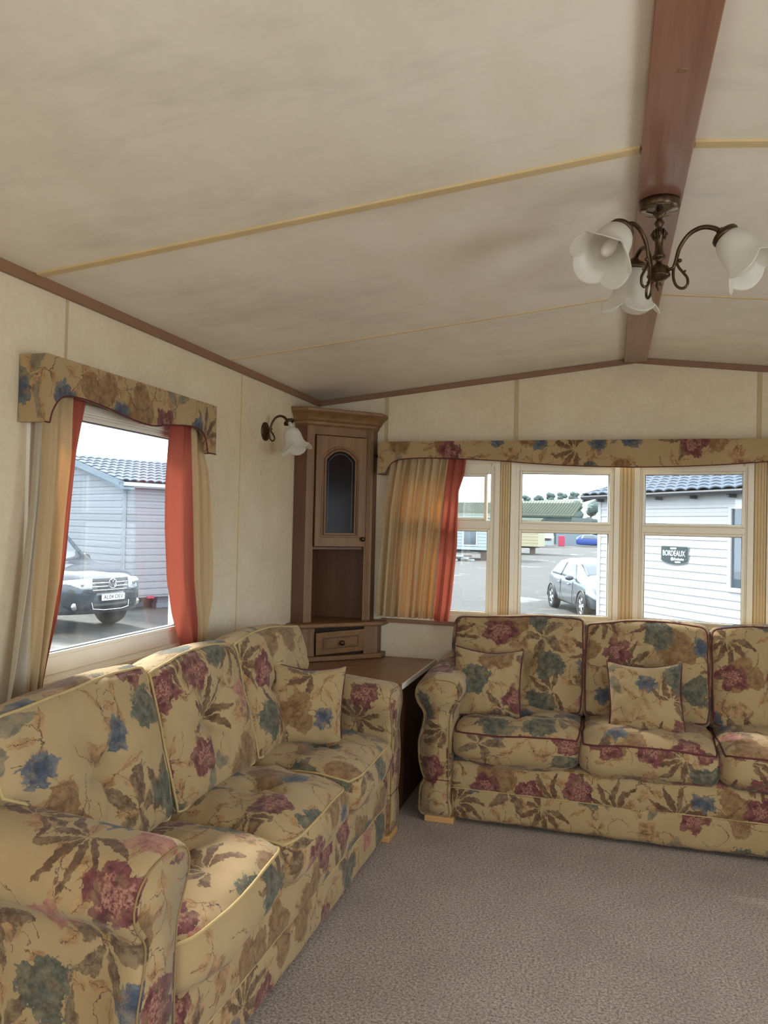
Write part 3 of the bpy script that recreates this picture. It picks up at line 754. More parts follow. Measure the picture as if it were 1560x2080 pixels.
def pillow(loc, rot, size, label, uvo, group=None, seed=0):
    o = empty('throw_pillow', loc, 0, label, 'cushion', group); o.rotation_euler = rot
    n = 30; h = size/2
    def f(u, v, sgn):
        x, y = u*2-1, v*2-1
        e = (max(0, 1-x**2)*max(0, 1-y**2))**.42
        px = h*x*(1-.07*(1-abs(y)**2)*1.0); py = h*y*(1-.07*(1-abs(x)**2))
        z = sgn*(.088*e)
        z += .016*noise.noise(Vector((x*1.6+seed, y*1.6, sgn*.6)))*(1-.3*e)
        wv = .010*noise.noise(Vector((x*4+seed*2, y*4, 2.)))
        # a sagging top edge between two peaked corners
        py += h*y*0+(-.016*(1-abs(x)**1.5) if y > 0 else 0)*y**2
        return Vector((px, py, z+wv*e))
    b = MB()
    b.grid(lambda u, v: f(u, v, 1), n, n, lambda u, v: (u*size, v*size))
    b.grid(lambda u, v: f(1-u, v, -1), n, n, lambda u, v: (u*size+1, v*size))
    c = b.build('cover', M['floral'], o, smooth=True, uvbox=uvo)
    L = [f(t/16, 0, 0) for t in range(16)]+[f(1, t/16, 0) for t in range(16)]+[f(1-t/16, 1, 0) for t in range(16)]+[f(0, 1-t/16, 0) for t in range(16)]
    MB().tube(L, .0045, 6, closed=True).build('piping', M['pip_red'], o, smooth=True, label='maroon piping')
    return o
pillow((1.115, -.50, .622), (math.radians(72), math.radians(2), math.radians(8)), .34, 'square floral throw pillow leaning in the left corner of the front sofa', (.62, .11), seed=1)
pillow((1.855, -.53, .612), (math.radians(72), math.radians(-3), math.radians(-2)), .335, 'square floral throw pillow on the middle seat of the front sofa', (1.57, .93), seed=5)
pillow((.462, -1.275, .622), (math.radians(76), math.radians(6), math.radians(34)), .345, 'square floral throw pillow leaning on the far arm of the left sofa', (3.35, 1.27), seed=9)
# ------------------------------------------------------------------ corner table and cabinet
tb = empty('corner_table', (0, 0, 0), 0, 'low brown laminate corner table between the two sofas', 'table')
TZ = .632
# two leaves meeting on a diagonal seam
MB().prism([(.004, -.008), (.004, -.745), (.06, -.745), (.745, -.012), (.745, -.008)], TZ-.022, TZ).build('table_leaf', M['top_wood'], tb, bevel=.002)
MB().prism([(.066, -.745), (.745, -.745), (.745, -.019)], TZ-.022, TZ).build('table_leaf', M['top_wood'], tb, bevel=.002)
MB().box(.7455, .751, -.745, -.008, TZ-.024, TZ+.001).build('edge_highlight_strip', M['upvc_white'], tb, label='thin edge strip painted white for its highlight')  # table edge whitened to carry the highlight along it
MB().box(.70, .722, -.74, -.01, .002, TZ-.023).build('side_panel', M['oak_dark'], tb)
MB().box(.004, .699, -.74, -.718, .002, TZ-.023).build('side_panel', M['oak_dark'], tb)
cb = empty('corner_cabinet', (0, 0, TZ), 0, 'tall oak corner cabinet with an arched glass door and small drawer', 'cabinet')
A0, B0 = Vector((.075, -.36)), Vector((.372, -.08)); dd = (B0-A0).normalized(); nrm = Vector((dd.y, -dd.x))   # nrm points into the room
DG = Matrix(((dd.x, -nrm.x, 0, A0.x), (dd.y, -nrm.y, 0, A0.y), (0, 0, 1, -TZ), (0, 0, 0, 1)))   # local: x along the front, -y to the room
Ld = (B0-A0).length
def mbx(b, t0, t1, y0, y1, z0, z1): return b.box(t0, t1, y0, y1, z0, z1, DG)
dz = -TZ
g = .004
# upper body
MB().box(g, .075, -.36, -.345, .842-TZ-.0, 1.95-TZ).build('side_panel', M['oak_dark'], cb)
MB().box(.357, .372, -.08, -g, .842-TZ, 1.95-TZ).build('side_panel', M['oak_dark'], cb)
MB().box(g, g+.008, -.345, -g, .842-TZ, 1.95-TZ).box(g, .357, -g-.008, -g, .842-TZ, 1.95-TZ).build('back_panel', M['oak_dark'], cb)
b = MB(); mbx(b, 0, .048, -.0, .018, .842, 1.95); b.build('stile', M['oak'], cb, bevel=.002)
b = MB(); mbx(b, .360, Ld, -.0, .018, .842, 1.95)
for q in (.368, .378, .388): b.box(q, q+.004, -.004, .0, .842, 1.94, DG)
b.build('stile', M['oak'], cb, bevel=.001)
b = MB(); mbx(b, .048, .360, .002, .018, 1.884, 1.95); b.build('top_rail', M['oak_h'], cb)
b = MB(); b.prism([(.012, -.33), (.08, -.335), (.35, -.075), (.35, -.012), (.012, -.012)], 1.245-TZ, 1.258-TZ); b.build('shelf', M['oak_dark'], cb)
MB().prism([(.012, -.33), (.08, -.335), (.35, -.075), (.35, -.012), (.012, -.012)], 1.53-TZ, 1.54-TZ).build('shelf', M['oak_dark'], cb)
# door : frame with an arched opening
door = empty('door', (0, 0, 0)); door.parent = cb
t0, t1, z0, z1 = .050, .356, 1.262, 1.878; gx0, gx1, gz0, gzs, gzp = .112, .286, 1.338, 1.745, 1.795
def arch(x0, x1, zs, zp, n=14):
    out = []
    for i in range(n+1):
        u = i/n; x = x0+(x1-x0)*u; q = abs(2*u-1); out.append((x, zs+(zp-zs)*(1-q**2.2)))
    return out
def door_frame(b, e, y0, y1, X0, X1, Z0, Z1):
    ar = arch(gx0-e, gx1+e, gzs+e*.5, gzp+e)
    inner = [(gx0-e, gz0-e)]+ar+[(gx1+e, gz0-e)]
    n = len(ar)
    outer = [(X0, Z0)]+[(X0+(X1-X0)*(i/(n-1)), Z1) for i in range(n)]+[(X1, Z0)]
    m = len(inner)
    V = [Vector((x, y, z)) for y in (y0, y1) for L in (inner, outer) for x, z in L]
    F = []
    for i in range(m):
        k = (i+1) % m
        F += [(i, k, m+k, m+i), (2*m+i, 3*m+i, 3*m+k, 2*m+k), (i, 2*m+i, 2*m+k, k), (m+i, m+k, 3*m+k, 3*m+i)]
    b.add([DG @ v for v in V], F)
b = MB(); door_frame(b, 0, -.020, -.003, t0, t1, z0, z1); df = b.build('door_frame', M['oak'], cb, fixn=True, bevel=.002)
bpy.data.objects.remove(door); door = df; df.name = 'door'
b = MB(); door_frame(b, .014, -.0235, -.019, gx0-.022, gx1+.022, gz0-.022, gzp+.024)
# moulded rim following the arch
b = MB(); ar = arch(gx0-.012, gx1+.012, gzs+.006, gzp+.012); path = [(gx0-.012, gz0-.012)]+ar+[(gx1+.012, gz0-.012)]
b.tube([DG @ Vector((x, -.021, z)) for x, z in path], .005, 8, closed=True).build('moulding', M['oak_dark'], door, smooth=True)
b = MB(); ar = arch(gx0-.024, gx1+.024, gzs+.016, gzp+.026); path = [(gx0-.024, gz0-.024)]+ar+[(gx1+.024, gz0-.024)]
b.tube([DG @ Vector((x, -.020, z)) for x, z in path], .004, 8, closed=True).build('moulding', M['oak'], door, smooth=True)
b = MB(); ar = arch(gx0, gx1, gzs, gzp); poly = [(gx0, gz0)]+ar+[(gx1, gz0)]
n = len(poly); b.add([DG @ Vector((x, y, z)) for y in (-.010, -.006) for x, z in poly], [tuple(range(n)), tuple(range(n, 2*n))[::-1]]+[(i, n+i, n+(i+1) % n, (i+1) % n) for i in range(n)])
b.build('glass_pane', M['smoke'], door, fixn=True, label='smoked bevelled glass')
b = MB(); ar = arch(gx0+.014, gx1-.014, gzs-.010, gzp-.014); path = [(gx0+.014, gz0+.014)]+ar+[(gx1-.014, gz0+.014)]
b.tube([DG @ Vector((x, -.010, z)) for x, z in path], .0016, 6, closed=True).build('bevel_line', M['smoke_edge'], door, label='pale bevel line of the glass')
def knob(t, z, parent, y=-.02):
    T = DG @ Matrix.Translation((t, y, z)) @ Matrix.Rotation(PI/2, 4, 'X')
    MB().lathe([(.011, 0), (.012, .003), (.006, .005), (.006, .010), (.011, .014), (.014, .019), (.012, .025), (.006, .028), (0, .0285)], 20, T).build('knob', M['bronze'], parent, smooth=True, label='dark round knob')
knob(.336, 1.305, door)
# plinth ledge, base unit, drawer
def foot_poly(e): return [(g, -.40-e), (.075+e*.45, -.40-e), (.42+e, -.08-e*.45), (.42+e, -g), (g, -g)]
MB().prism(foot_poly(.045), .818-TZ, .842-TZ).build('ledge', M['oak_h'], cb, bevel=.008)
MB().prism(foot_poly(.030), .002, .028).build('plinth', M['oak_h'], cb, bevel=.004)
A1, B1 = Vector((.075, -.40)), Vector((.42, -.08)); d1 = (B1-A1).normalized(); n1 = Vector((d1.y, -d1.x))
D1 = Matrix(((d1.x, -n1.x, 0, A1.x), (d1.y, -n1.y, 0, A1.y), (0, 0, 1, -TZ), (0, 0, 0, 1))); L1 = (B1-A1).length
MB().box(g, .075, -.40, -.385, .028, .818-TZ).build('side_panel', M['oak_dark'], cb)
MB().box(.405, .42, -.08, -g, .028, .818-TZ).build('side_panel', M['oak_dark'], cb)
MB().box(0, .085, 0, .016, .660, .818, D1).build('stile', M['oak'], cb)
MB().box(L1-.085, L1, 0, .016, .660, .818, D1).build('stile', M['oak'], cb)
MB().box(.085, L1-.085, .03, .035, .660, .818, D1).build('gap_shade', M['dark'], cb, label='dark sheet painted as the shade behind the drawer front')  # dark sheet gives the gap its shade by colour
DR = D1 @ Matrix.Translation((L1/2, -.006, .735)) @ Matrix.Rotation(math.radians(-2.5), 4, 'Y') @ Matrix.Rotation(math.radians(6), 4, 'X')
dr = MB().box(-.148, .148, -.016, .0, -.062, .062, DR).build('drawer', M['oak_h'], cb, bevel=.003, label='drawer front sitting slightly askew')
b = MB(); frame_loop(b, -.108, .108, -.032, .032, .006, -.019, -.015); b.v = [tuple(DR @ Vector(p)) for p in b.v]; b.build('moulding', M['oak_dark'], dr)
MB().box(-.094, .094, -.0195, -.015, -.018, .018, DR).build('raised_panel', M['oak_h'], dr, bevel=.003)
MB().lathe([(.012, 0), (.006, .004), (.006, .010), (.014, .015), (.015, .021), (.010, .027), (0, .029)], 20, DR @ Matrix.Translation((0, -.019, 0)) @ Matrix.Rotation(PI/2, 4, 'X')).build('knob', M['bronze'], dr, smooth=True, label='dark round knob')
# crown moulding : stacked steps
crown = MB()
def up_poly(e): return [(g, -.36-e), (.075+e*.42, -.36-e), (.372+e, -.08-e*.42), (.372+e, -g), (g, -g)]
st = [(.000, 1.930), (.010, 1.940), (.012, 1.952), (.024, 1.962), (.030, 1.975), (.042, 1.990), (.054, 2.000), (.060, 2.006), (.062, 2.020), (.058, 2.024)]
n = 5; V = [Vector((x, y, z-TZ)) for e, z in st for x, y in up_poly(e)]
F = [(j*n+i, j*n+(i+1) % n, (j+1)*n+(i+1) % n, (j+1)*n+i) for j in range(len(st)-1) for i in range(n)]
F += [tuple(range(n))[::-1], tuple(range((len(st)-1)*n, len(st)*n))]
crown.add(V, F).build('crown_moulding', M['oak_h'], cb)
# ------------------------------------------------------------------ lamps
SH = [(.020, 0), (.030, .004), (.040, .016), (.047, .035), (.050, .056), (.053, .074), (.060, .092), (.072, .108), (.084, .118)]
def shade_mesh(mtx, k=1.0):
    def mod(r, z, a, t):
        w = max(0, (t-.35)/.65)
        lob = abs(math.cos(2.5*a))**.7; f = 1+.05*w*(lob-.5)
        zz = z+(.024*w**1.5)*(lob-.45)
        return r*f*k, zz*k
    prof = []
    for i in range(28):
        t = i/27*(len(SH)-1); j = min(int(t), len(SH)-2); q = t-j; prof.append((SH[j][0]*(1-q)+SH[j+1][0]*q, SH[j][1]*(1-q)+SH[j+1][1]*q))
    return MB().lathe(prof, 72, mtx, mod)
def scroll_arm(mtx, fl=1.0):
    # local plane x (outward), z (up); from the hub, curls down and sweeps up and over to the holder
    P = [(.0, .012), (.018, .012), (.026, .030), (.036, .066), (.060, .098), (.092, .110), (.122, .102), (.138, .088)]
    b = MB(); pts = smoothpath([(x, 0, z) for x, z in P], 5); rr = [.0042+.0028*(i/len(pts)) for i in range(len(pts))]
    b.tube([mtx @ p for p in pts], rr, 10)
    Q = [(.022, .020), (.020, -.010), (.028, -.036), (.044, -.046), (.056, -.038), (.056, -.020), (.044, -.002), (.034, .012), (.030, .024), (.036, .030)]
    pts = smoothpath([(x, 0, z) for x, z in Q], 5)
    b.tube([mtx @ p for p in pts], .0038, 8)
    b.lathe([(0, -.006), (.0055, -.003), (.006, 0), (.0055, .003), (0, .006)], 10, mtx @ Matrix.Translation((.036, 0, .030)))
    b.lathe([(0, -.004), (.004, 0), (0, .004)], 8, mtx @ Matrix.Translation((.050, 0, .0)))
    return b
HOLD = [(.0, -.010), (.010, -.010), (.014, -.004), (.026, 0), (.034, .006), (.036, .014), (.034, .018), (.030, .018), (.0, .014)]
ch = empty('chandelier', (1.80, -2.125, HR-.028), 0, 'three arm antique bronze ceiling light with frosted tulip glass shades', 'ceiling light')
MB().lathe([(0, 0), (.052, 0), (.054, -.006), (.053, -.020), (.050, -.024)], 40).build('canopy', M['bronze'], ch, smooth=True)
MB().lathe([(.050, -.0235), (.046, -.027), (.022, -.033), (.018, -.034)], 40).build('canopy_rim', M['bronze_hi'], ch, smooth=True, label='bright polished rim')
col_ = [(.019, -.033), (.012, -.040), (.007, -.050), (.010, -.054), (.014, -.060), (.009, -.068), (.007, -.074), (.014, -.080), (.016, -.090), (.015, -.100), (.011, -.104), (.011, -.130), (.015, -.146), (.019, -.152), (.017, -.156),
        (.008, -.160), (.008, -.168), (.013, -.174), (.027, -.182), (.029, -.196), (.029, -.200), (.031, -.203), (.030, -.206), (.020, -.214), (.008, -.219), (.006, -.222), (.009, -.228), (.006, -.236), (.0035, -.242), (.0, -.246)]
MB().lathe([(r*1.0, z) for r, z in col_], 28).build('stem', M['bronze'], ch, smooth=True)
for j in range(8):   # leaf relief on the stem
    a = j*PI/4; MB().tube([(.0135*math.cos(a), .0135*math.sin(a), -.078), (.019*math.cos(a), .019*math.sin(a), -.090), (.0145*math.cos(a), .0145*math.sin(a), -.106)], [.002, .0045, .001], 6).build('leaf_relief', M['bronze'], ch, smooth=True)
for az, el in ((-14, 38), (112, 12), (232, 40)):
    R = Matrix.Translation((0, 0, -.200)) @ Matrix.Rotation(math.radians(az), 4, 'Z')
    arm = scroll_arm(R @ Matrix.Translation((.018, 0, 0))).build('arm', M['bronze'], ch, smooth=True)
    T = R @ Matrix.Translation((.158, 0, .088)) @ Matrix.Rotation(math.radians(180-el), 4, 'Y')
    MB().lathe(HOLD, 28, T).build('holder', M['bronze'], arm, smooth=True)
    shade_mesh(T @ Matrix.Translation((0, 0, .012))).build('shade', M['frost'], arm, smooth=True, solid=.002, label='frosted tulip glass shade')
    MB().lathe([(.010, .012), (.012, .03), (.013, .055), (.017, .075), (.016, .095), (.010, .108), (0, .112)], 18, T).build('bulb', M['bulb'], arm, smooth=True, label='unlit candle bulb')
sc = empty('wall_light', (0, -.745, 1.848), 0, 'antique bronze wall light with a slipped frosted glass shade beside the cabinet', 'wall light')
RX = Matrix.Rotation(PI/2, 4, 'Y')
MB().lathe([(0, .020), (.012, .018), (.020, .012), (.030, .010), (.036, .008), (.046, .006), (.048, .0), (0, 0)], 36, RX @ Matrix.Scale(1, 4)).build('backplate', M['bronze'], sc, smooth=True)
rz_ = Matrix.Rotation(math.radians(-6), 4, 'Z')
arm = scroll_arm(rz_ @ Matrix.Translation((.010, 0, -.012)) @ Matrix.Scale(.80, 4)).build('arm', M['bronze'], sc, smooth=True)
T = rz_ @ Matrix.Translation((.132, 0, .052)) @ Matrix.Rotation(math.radians(180-32), 4, 'Y')
MB().lathe(HOLD, 28, T @ Matrix.Scale(.80, 4)).build('holder', M['bronze'], arm, smooth=True)
MB().lathe([(.008, .008), (.010, .02), (.011, .05), (.009, .055)], 14, T).build('lampholder', M['bracket'], arm, smooth=True, label='bare white bulb holder')
shade_mesh(T @ Matrix.Translation((.010, 0, .040)) @ Matrix.Rotation(math.radians(14), 4, 'Y'), .95).build('shade', M['frost'], arm, smooth=True, solid=.002, label='frosted glass shade hanging loose')

# ================================================================== outside
GZ0 = -.65
def groundmat():
    t = NT('wet_gravel_yard'); c = t.coord()
    n = t.noise(c, .35, 5, .62)[0]; n1 = t.noise(t.maps(c, (.5, 1.6, 1), (0, 0, .35)), 1.3, 6, .65)[0]; n2 = t.noise(c, 16, 4, .75)[0]
    cc = t.mix(t.step(n2, .3, .7), (.012, .012, .012), (.085, .085, .083))
    cc = t.mix(t.mth('MULTIPLY', t.step(n1, .45, .62), .65), cc, (.042, .037, .031))
    cc = t.mix(t.mth('MULTIPLY', t.step(n1, .60, .66), .6), cc, (.14, .147, .155))
    wet = t.step(n, .60, .66)
    b = t.n('ShaderNodeBsdfPrincipled', {'Base Color': cc, 'Roughness': t.mth('MULTIPLY_ADD', wet, -.62, .8), 'Specular IOR Level': .5})
    bn = t.n('ShaderNodeBump', {'Height': t.mth('ADD', n2, t.mth('MULTIPLY', n1, 2.0)), 'Strength': t.mth('MULTIPLY_ADD', wet, -.5, .6), 'Distance': .05})
    t.t.links.new(bn.outputs[0], b.inputs['Normal'])
    return t.fin(b.outputs[0])
M['yard'] = groundmat()
b = MB(); n = 60
def dip(x, y): return GZ0-.22*math.exp(-((x-1.5)/7)**2-((y-17)/3.0)**2)
b.grid(lambda u, v: Vector((-130+260*u, -40+300*v, dip(-130+260*u, -40+300*v))), 130, 300)
tag(b.build('ground', M['yard'], kind='structure'), 'muddy gravel yard with wheel ruts and puddles')
M['side_white'] = plain('white_plastic_siding', (.50, .475, .475), .55, var=.05, nscale=6)
M['side_grey'] = plain('pale_grey_siding', (.24, .25, .275), .5, var=.03)
M['tile'] = plain('slate_grey_roof_tile', (.085, .105, .135), .8, spec=.2, var=.2, nscale=6)
M['gutter'] = plain('anthracite_gutter', (.035, .04, .05), .4)
M['fascia'] = plain('slate_fascia_board', (.17, .21, .25), .5)
M['fasc_w'] = plain('white_gutter', (.65, .68, .72), .4)
M['glassdark'] = plain('dark_window_glass', (.06, .08, .10), .06, spec=.8, var=.1)
M['silver'] = plain('silver_grey_car_paint', (.075, .095, .115), .28, .35, var=.02, Coat_Weight=.8, Coat_Roughness=.05)
M['navy'] = plain('dark_blue_pickup_paint', (.035, .045, .06), .22, .3, var=.02, Coat_Weight=1.0, Coat_Roughness=.03)
M['tyre'] = plain('tyre_rubber', (.02, .02, .021), .8)
M['alloy'] = plain('alloy_wheel', (.45, .46, .48), .3, .8)
M['chrome'] = plain('chrome', (.75, .76, .78), .12, 1.0)
M['lampglass'] = plain('headlamp_glass', (.55, .60, .66), .08, spec=.8)
M['plastic'] = plain('black_plastic', (.015, .016, .018), .45)
M['sign'] = plain('dark_green_grey_sign', (.035, .055, .06), .3)
M['white'] = plain('white_lettering', (.85, .85, .85), .5)
M['blackp'] = plain('black_lettering', (.01, .01, .01), .5)
M['blue'] = plain('blue_car_paint', (.02, .06, .28), .3)
M['redp'] = plain('red_bin_plastic', (.42, .03, .08), .5)
M['creamc'] = plain('cream_caravan_siding', (.42, .37, .24), .6, var=.03)
M['pale'] = plain('pale_caravan_siding', (.36, .40, .40), .6, var=.03)
M['barn'] = plain('dark_green_barn_cladding', (.05, .075, .07), .7)
M['barnroof'] = plain('weathered_barn_roof', (.065, .078, .062), .9, spec=.1, var=.1, nscale=.3)
M['hill'] = plain('hazy_hillside_grass', (.11, .14, .095), .9, var=.35, nscale=.02)
M['treehaze'] = plain('hazy_tree_leaves', (.07, .10, .095), .9, var=.3, nscale=.5)
M['bark'] = plain('bark', (.08, .07, .06), .9)
M['junk'] = plain('rusty_steel', (.10, .07, .055), .7)
def text(name, s, size, mat, mtx, parent, ext=.003, align='CENTER', sx=1.0, shear=0):
    cu = bpy.data.curves.new(name, 'FONT'); cu.body = s; cu.size = size; cu.extrude = ext; cu.align_x = align; cu.align_y = 'CENTER'; cu.shear = shear
    o = bpy.data.objects.new(name, cu)
    COL.objects.link(o); dg = bpy.context.evaluated_depsgraph_get(); me = bpy.data.meshes.new_from_object(o.evaluated_get(dg))
    bpy.data.objects.remove(o); me.materials.clear(); me.materials.append(mat)
    me.transform(mtx @ Matrix.Diagonal((sx, 1, 1, 1)))
    q = bpy.data.objects.new(name, me); COL.objects.link(q); q.parent = parent; return q
def frame2(p, d):  # local x along d, local -y outward (to viewer), z up
    d = Vector((d[0], d[1])).normalized()
    return Matrix(((d.x, -d.y, 0, p[0]), (d.y, d.x, 0, p[1]), (0, 0, 1, 0), (0, 0, 0, 1)))
def siding(root, T, x0, x1, z0, z1, pitch, mat, holes=(), name='siding_board', th=.018):
    n = int(round((z1-z0)/pitch)); cache = {}
    for i in range(n):
        a = z0+pitch*i; segs = rects_minus(x0, x1, a, a+pitch, [h for h in holes if h[2] < a+pitch*.5 < h[3]] and [(h[0], h[1], a-1, a+pitch+1) for h in holes if h[2] < a+pitch*.5 < h[3]])
        for (p, q, _, _) in segs:
            key = (p, q)
            if key not in cache:
                L = q-p; P = [(0, 0), (-th, .006), (-th*.9, pitch*.45), (-th*.35, pitch*.5), (-th*.5, pitch*.55), (0, pitch)]
                V = [Vector((x, y, z)) for x in (0, L) for y, z in P]; m = len(P)
                me = MB().add(V, [(i_, (i_+1) % m, m+(i_+1) % m, m+i_) for i_ in range(m)]+[tuple(range(m))[::-1], tuple(range(m, 2*m))])
                o = me.build(name, mat, root); cache[key] = o.data
            else:
                o = bpy.data.objects.new(name, cache[key]); COL.objects.link(o); o.parent = root
            o.matrix_local = T @ Matrix.Translation((p, 0, a))
def tiles(root, T, x0, x1, slope_len, ang, cw, ch_, mat, zig=True):
    # T maps local (x along eave, y into the roof, z up) ; tiles lie on the slope
    nx, ny = int((x1-x0)/cw), int(slope_len/ch_)
    prof = [(0, 0), (cw*.25, .022), (cw*.5, .030), (cw*.75, .020), (cw*.97, -.008), (cw, 0)]
    V = [Vector((x, y, z+(.022 if y == 0 else 0))) for y in (0, ch_*1.05) for x, z in prof]
    V += [Vector((x, 0, z)) for x, z in prof]
    m = len(prof); F = [(i, i+1, m+i+1, m+i) for i in range(m-1)]+[(2*m+i, 2*m+i+1, i+1, i) for i in range(m-1)]
    me = None
    for j in range(ny):
        for i in range(nx):
            if me is None:
                o = MB().add(V, F).build('roof_tile', mat, root); me = o.data
            else:
                o = bpy.data.objects.new('roof_tile', me); COL.objects.link(o); o.parent = root
            o.matrix_local = T @ Matrix.Translation((x0, 0, 0)) @ Matrix.Rotation(ang, 4, 'X') @ Matrix.Translation((i*cw, j*ch_, .02))
# --- pale lodge seen through the left window
lo = empty('mobile_home', (-8.66, 10.57, GZ0), 0, 'pale grey clad mobile home with tiled roof outside the left wall window', 'mobile home')
C0 = (0, 0); Ld_ = Vector((.432, .902)); Gd = Vector((-.902, .432))
TL = frame2((0, 0), Ld_); b0, b1 = .28, 2.72
siding(lo, TL, .06, 6.0, b0+.05, b1+.05, .152, M['side_grey'])
TG = frame2((Gd.x*5.0, Gd.y*5.0), -Gd)
siding(lo, TG, 0, 4.94, b0+.05, b1+.05, .152, M['side_grey'])
pk = 3.46
b = MB(); b.prism([(0, b0), (6, b0), (6, b1+.1), (0, b1+.1)], .0, .05, TL @ XZ)
b.prism([(0, b0), (5.0, b0), (5.0, b1+.1), (2.5, pk), (0, b1+.1)], .0, .05, TG @ XZ); b.build('wall_core', M['side_grey'], lo, fixn=True)
b = MB()
for i in range(4):
    z = b1+.06+i*.15; w = max(.2, (pk-z)/(pk-b1-.1)*2.4)
    b.box(2.5-w, 2.5+w, -.02, .0, z, z+.13, TG)
b.build('gable_board', M['side_grey'], lo)
b = MB(); b.tube([TL @ Vector((.0, -.01, b0)), TL @ Vector((.0, -.01, b1+.1))], .045, 8); b.build('corner_post', M['side_grey'], lo)
b = MB(); b.prism([(4.99+.25, b1-.02), (5.0+.25, b1+.16), (2.5, pk+.12), (2.5, pk-.08)], -.22, -.16, TG @ XZ); b.prism([(-.25, b1-.02), (-.25, b1+.16), (2.5, pk+.12), (2.5, pk-.08)], -.22, -.16, TG @ XZ)
b.prism([(5.25, b1-.02), (5.25, b1+.02), (2.5, pk-.04), (2.5, pk-.08)], -.22, .1, TG @ XZ)
b.build('verge_board', M['fascia'], lo, fixn=True)
b = MB(); b.box(-.22, 6.2, -.24, -.14, b1+.06, b1+.14, TL); b.box(-.2, 6.2, -.15, .0, b1+.03, b1+.07, TL); b.build('gutter', M['fasc_w'], lo)
b = MB(); b.box(0, 6.1, .0, .06, 0, 0)
ang = math.atan2(pk+.1-(b1+.14), 2.75)
b = MB(); V = [TL @ Vector((x, y, z)) for x in (-.22, 6.2) for y, z in ((-.25, b1+.14), (2.5, pk+.10), (5.25, b1+.14))]
b.add(V, [(0, 1, 4, 3), (1, 2, 5, 4)]).build('roof_deck', M['fascia'], lo)
tiles(lo, TL @ Matrix.Translation((0, -.25, b1+.14)), -.22, 4.2, 2.85, ang, .205, .35, M['tile'])
MB().box(.3, 5.6, .5, 4.4, .14, .26, TL).box(1.2, 1.3, .3, .4, 0, .25, TL).box(3.0, 3.1, .3, .4, 0, .25, TL).build('chassis', M['junk'], lo)
for i, (x, y, h) in enumerate(((1.0, .2, .27), (1.9, .35, .2), (2.6, .15, .27), (.5, .6, .27))):
    MB().box(x, x+.4, y, y+.2, 0, h*.45, TL).box(x+.03, x+.38, y+.01, y+.19, h*.46, h, TL).build('block_support', M['fascia'], lo)
MB().box(.62, .80, -.03, .0, b0-.03, b0+.02, TL).build('marker_lamp', M['redp'], lo, label='small red marker lamp')
# --- big white caravan right of the front bay
bo = empty('mobile_home', (1.45, 13.68, GZ0), 0, 'white clad mobile home with a dark name plate outside the front bay window', 'mobile home')
Wv = Vector((.595, -.805)).normalized(); TB = frame2((0, 0), Wv); e0, e1 = .10, 2.64
win = (2.92+.12, 4.6, .98, 2.62)
# outward side of this frame is local -y: the viewer side
siding(bo, TB, .09, 9.0, e0, e1+.0, .149, M['side_white'], holes=[(3.84, 5.53, 1.04, 2.5)])
MB().box(0, 9, .0, .05, e0, 2.78, TB).build('wall_core', M['side_white'], bo)
MB().box(-.01, .09, -.03, .03, e0-.1, 2.66, TB).build('corner_trim', M['side_white'], bo)
MB().box(0, .05, .05, 4.4, e0, 2.78, TB).build('end_wall', M['side_white'], bo)
b = MB(); frame_loop(b, 3.82, 5.55, 1.00, 2.54, .075, -.04, .0); b.v = [tuple(TB @ Vector(p)) for p in b.v]; wfm = b.build('window_frame', M['side_white'], bo)
b = MB(); b.box(4.48, 4.54, -.035, 0, 1.07, 2.47, TB); b.build('mullion', M['side_white'], wfm)
MB().box(3.89, 5.48, -.010, -.004, 1.07, 2.47, TB).build('pane', M['glassdark'], wfm)
b = MB(); b.prism([(0, 0), (.10, 0), (.13, .05), (.12, .08), (0, .08)], -.35, 9.2, TB @ Matrix(((0, 0, 1, 0), (-1, 0, 0, -.14), (0, 1, 0, 2.72), (0, 0, 0, 1)))); b.build('gutter', M['gutter'], bo, fixn=True)
MB().box(-.30, 9.1, -.15, .02, 2.755, 2.775, TB).build('soffit', M['side_white'], bo)
for k in range(8):
    x = .15+k*.95
    MB().prism([(x, 2.66), (x+.05, 2.66), (x+.05, 2.73), (x-.02, 2.73)], -.20, -.03, TB @ XZ).build('gutter_bracket', M['gutter'], bo, fixn=True)
angb = math.atan2(.66, 2.4)
b = MB(); V = [TB @ Vector((x, y, z)) for x in (-.30, 9.2) for y, z in ((-.22, 2.80), (2.2, 3.46), (4.6, 2.80))]
b.add(V, [(0, 1, 4, 3), (1, 2, 5, 4)]).build('roof_deck', M['gutter'], bo)
MB().prism([(-.22, 2.66), (-.22, 2.86), (2.2, 3.52), (4.6, 2.86), (4.6, 2.66), (2.2, 3.32)], -.34, -.29, TB @ Matrix(((0, 0, 1, 0), (1, 0, 0, 0), (0, 1, 0, 0), (0, 0, 0, 1)))).build('verge_board', M['gutter'], bo, fixn=True)
tiles(bo, TB @ Matrix.Translation((0, -.22, 2.80)), -.32, 5.6, 2.45, angb, .30, .30, M['tile'])
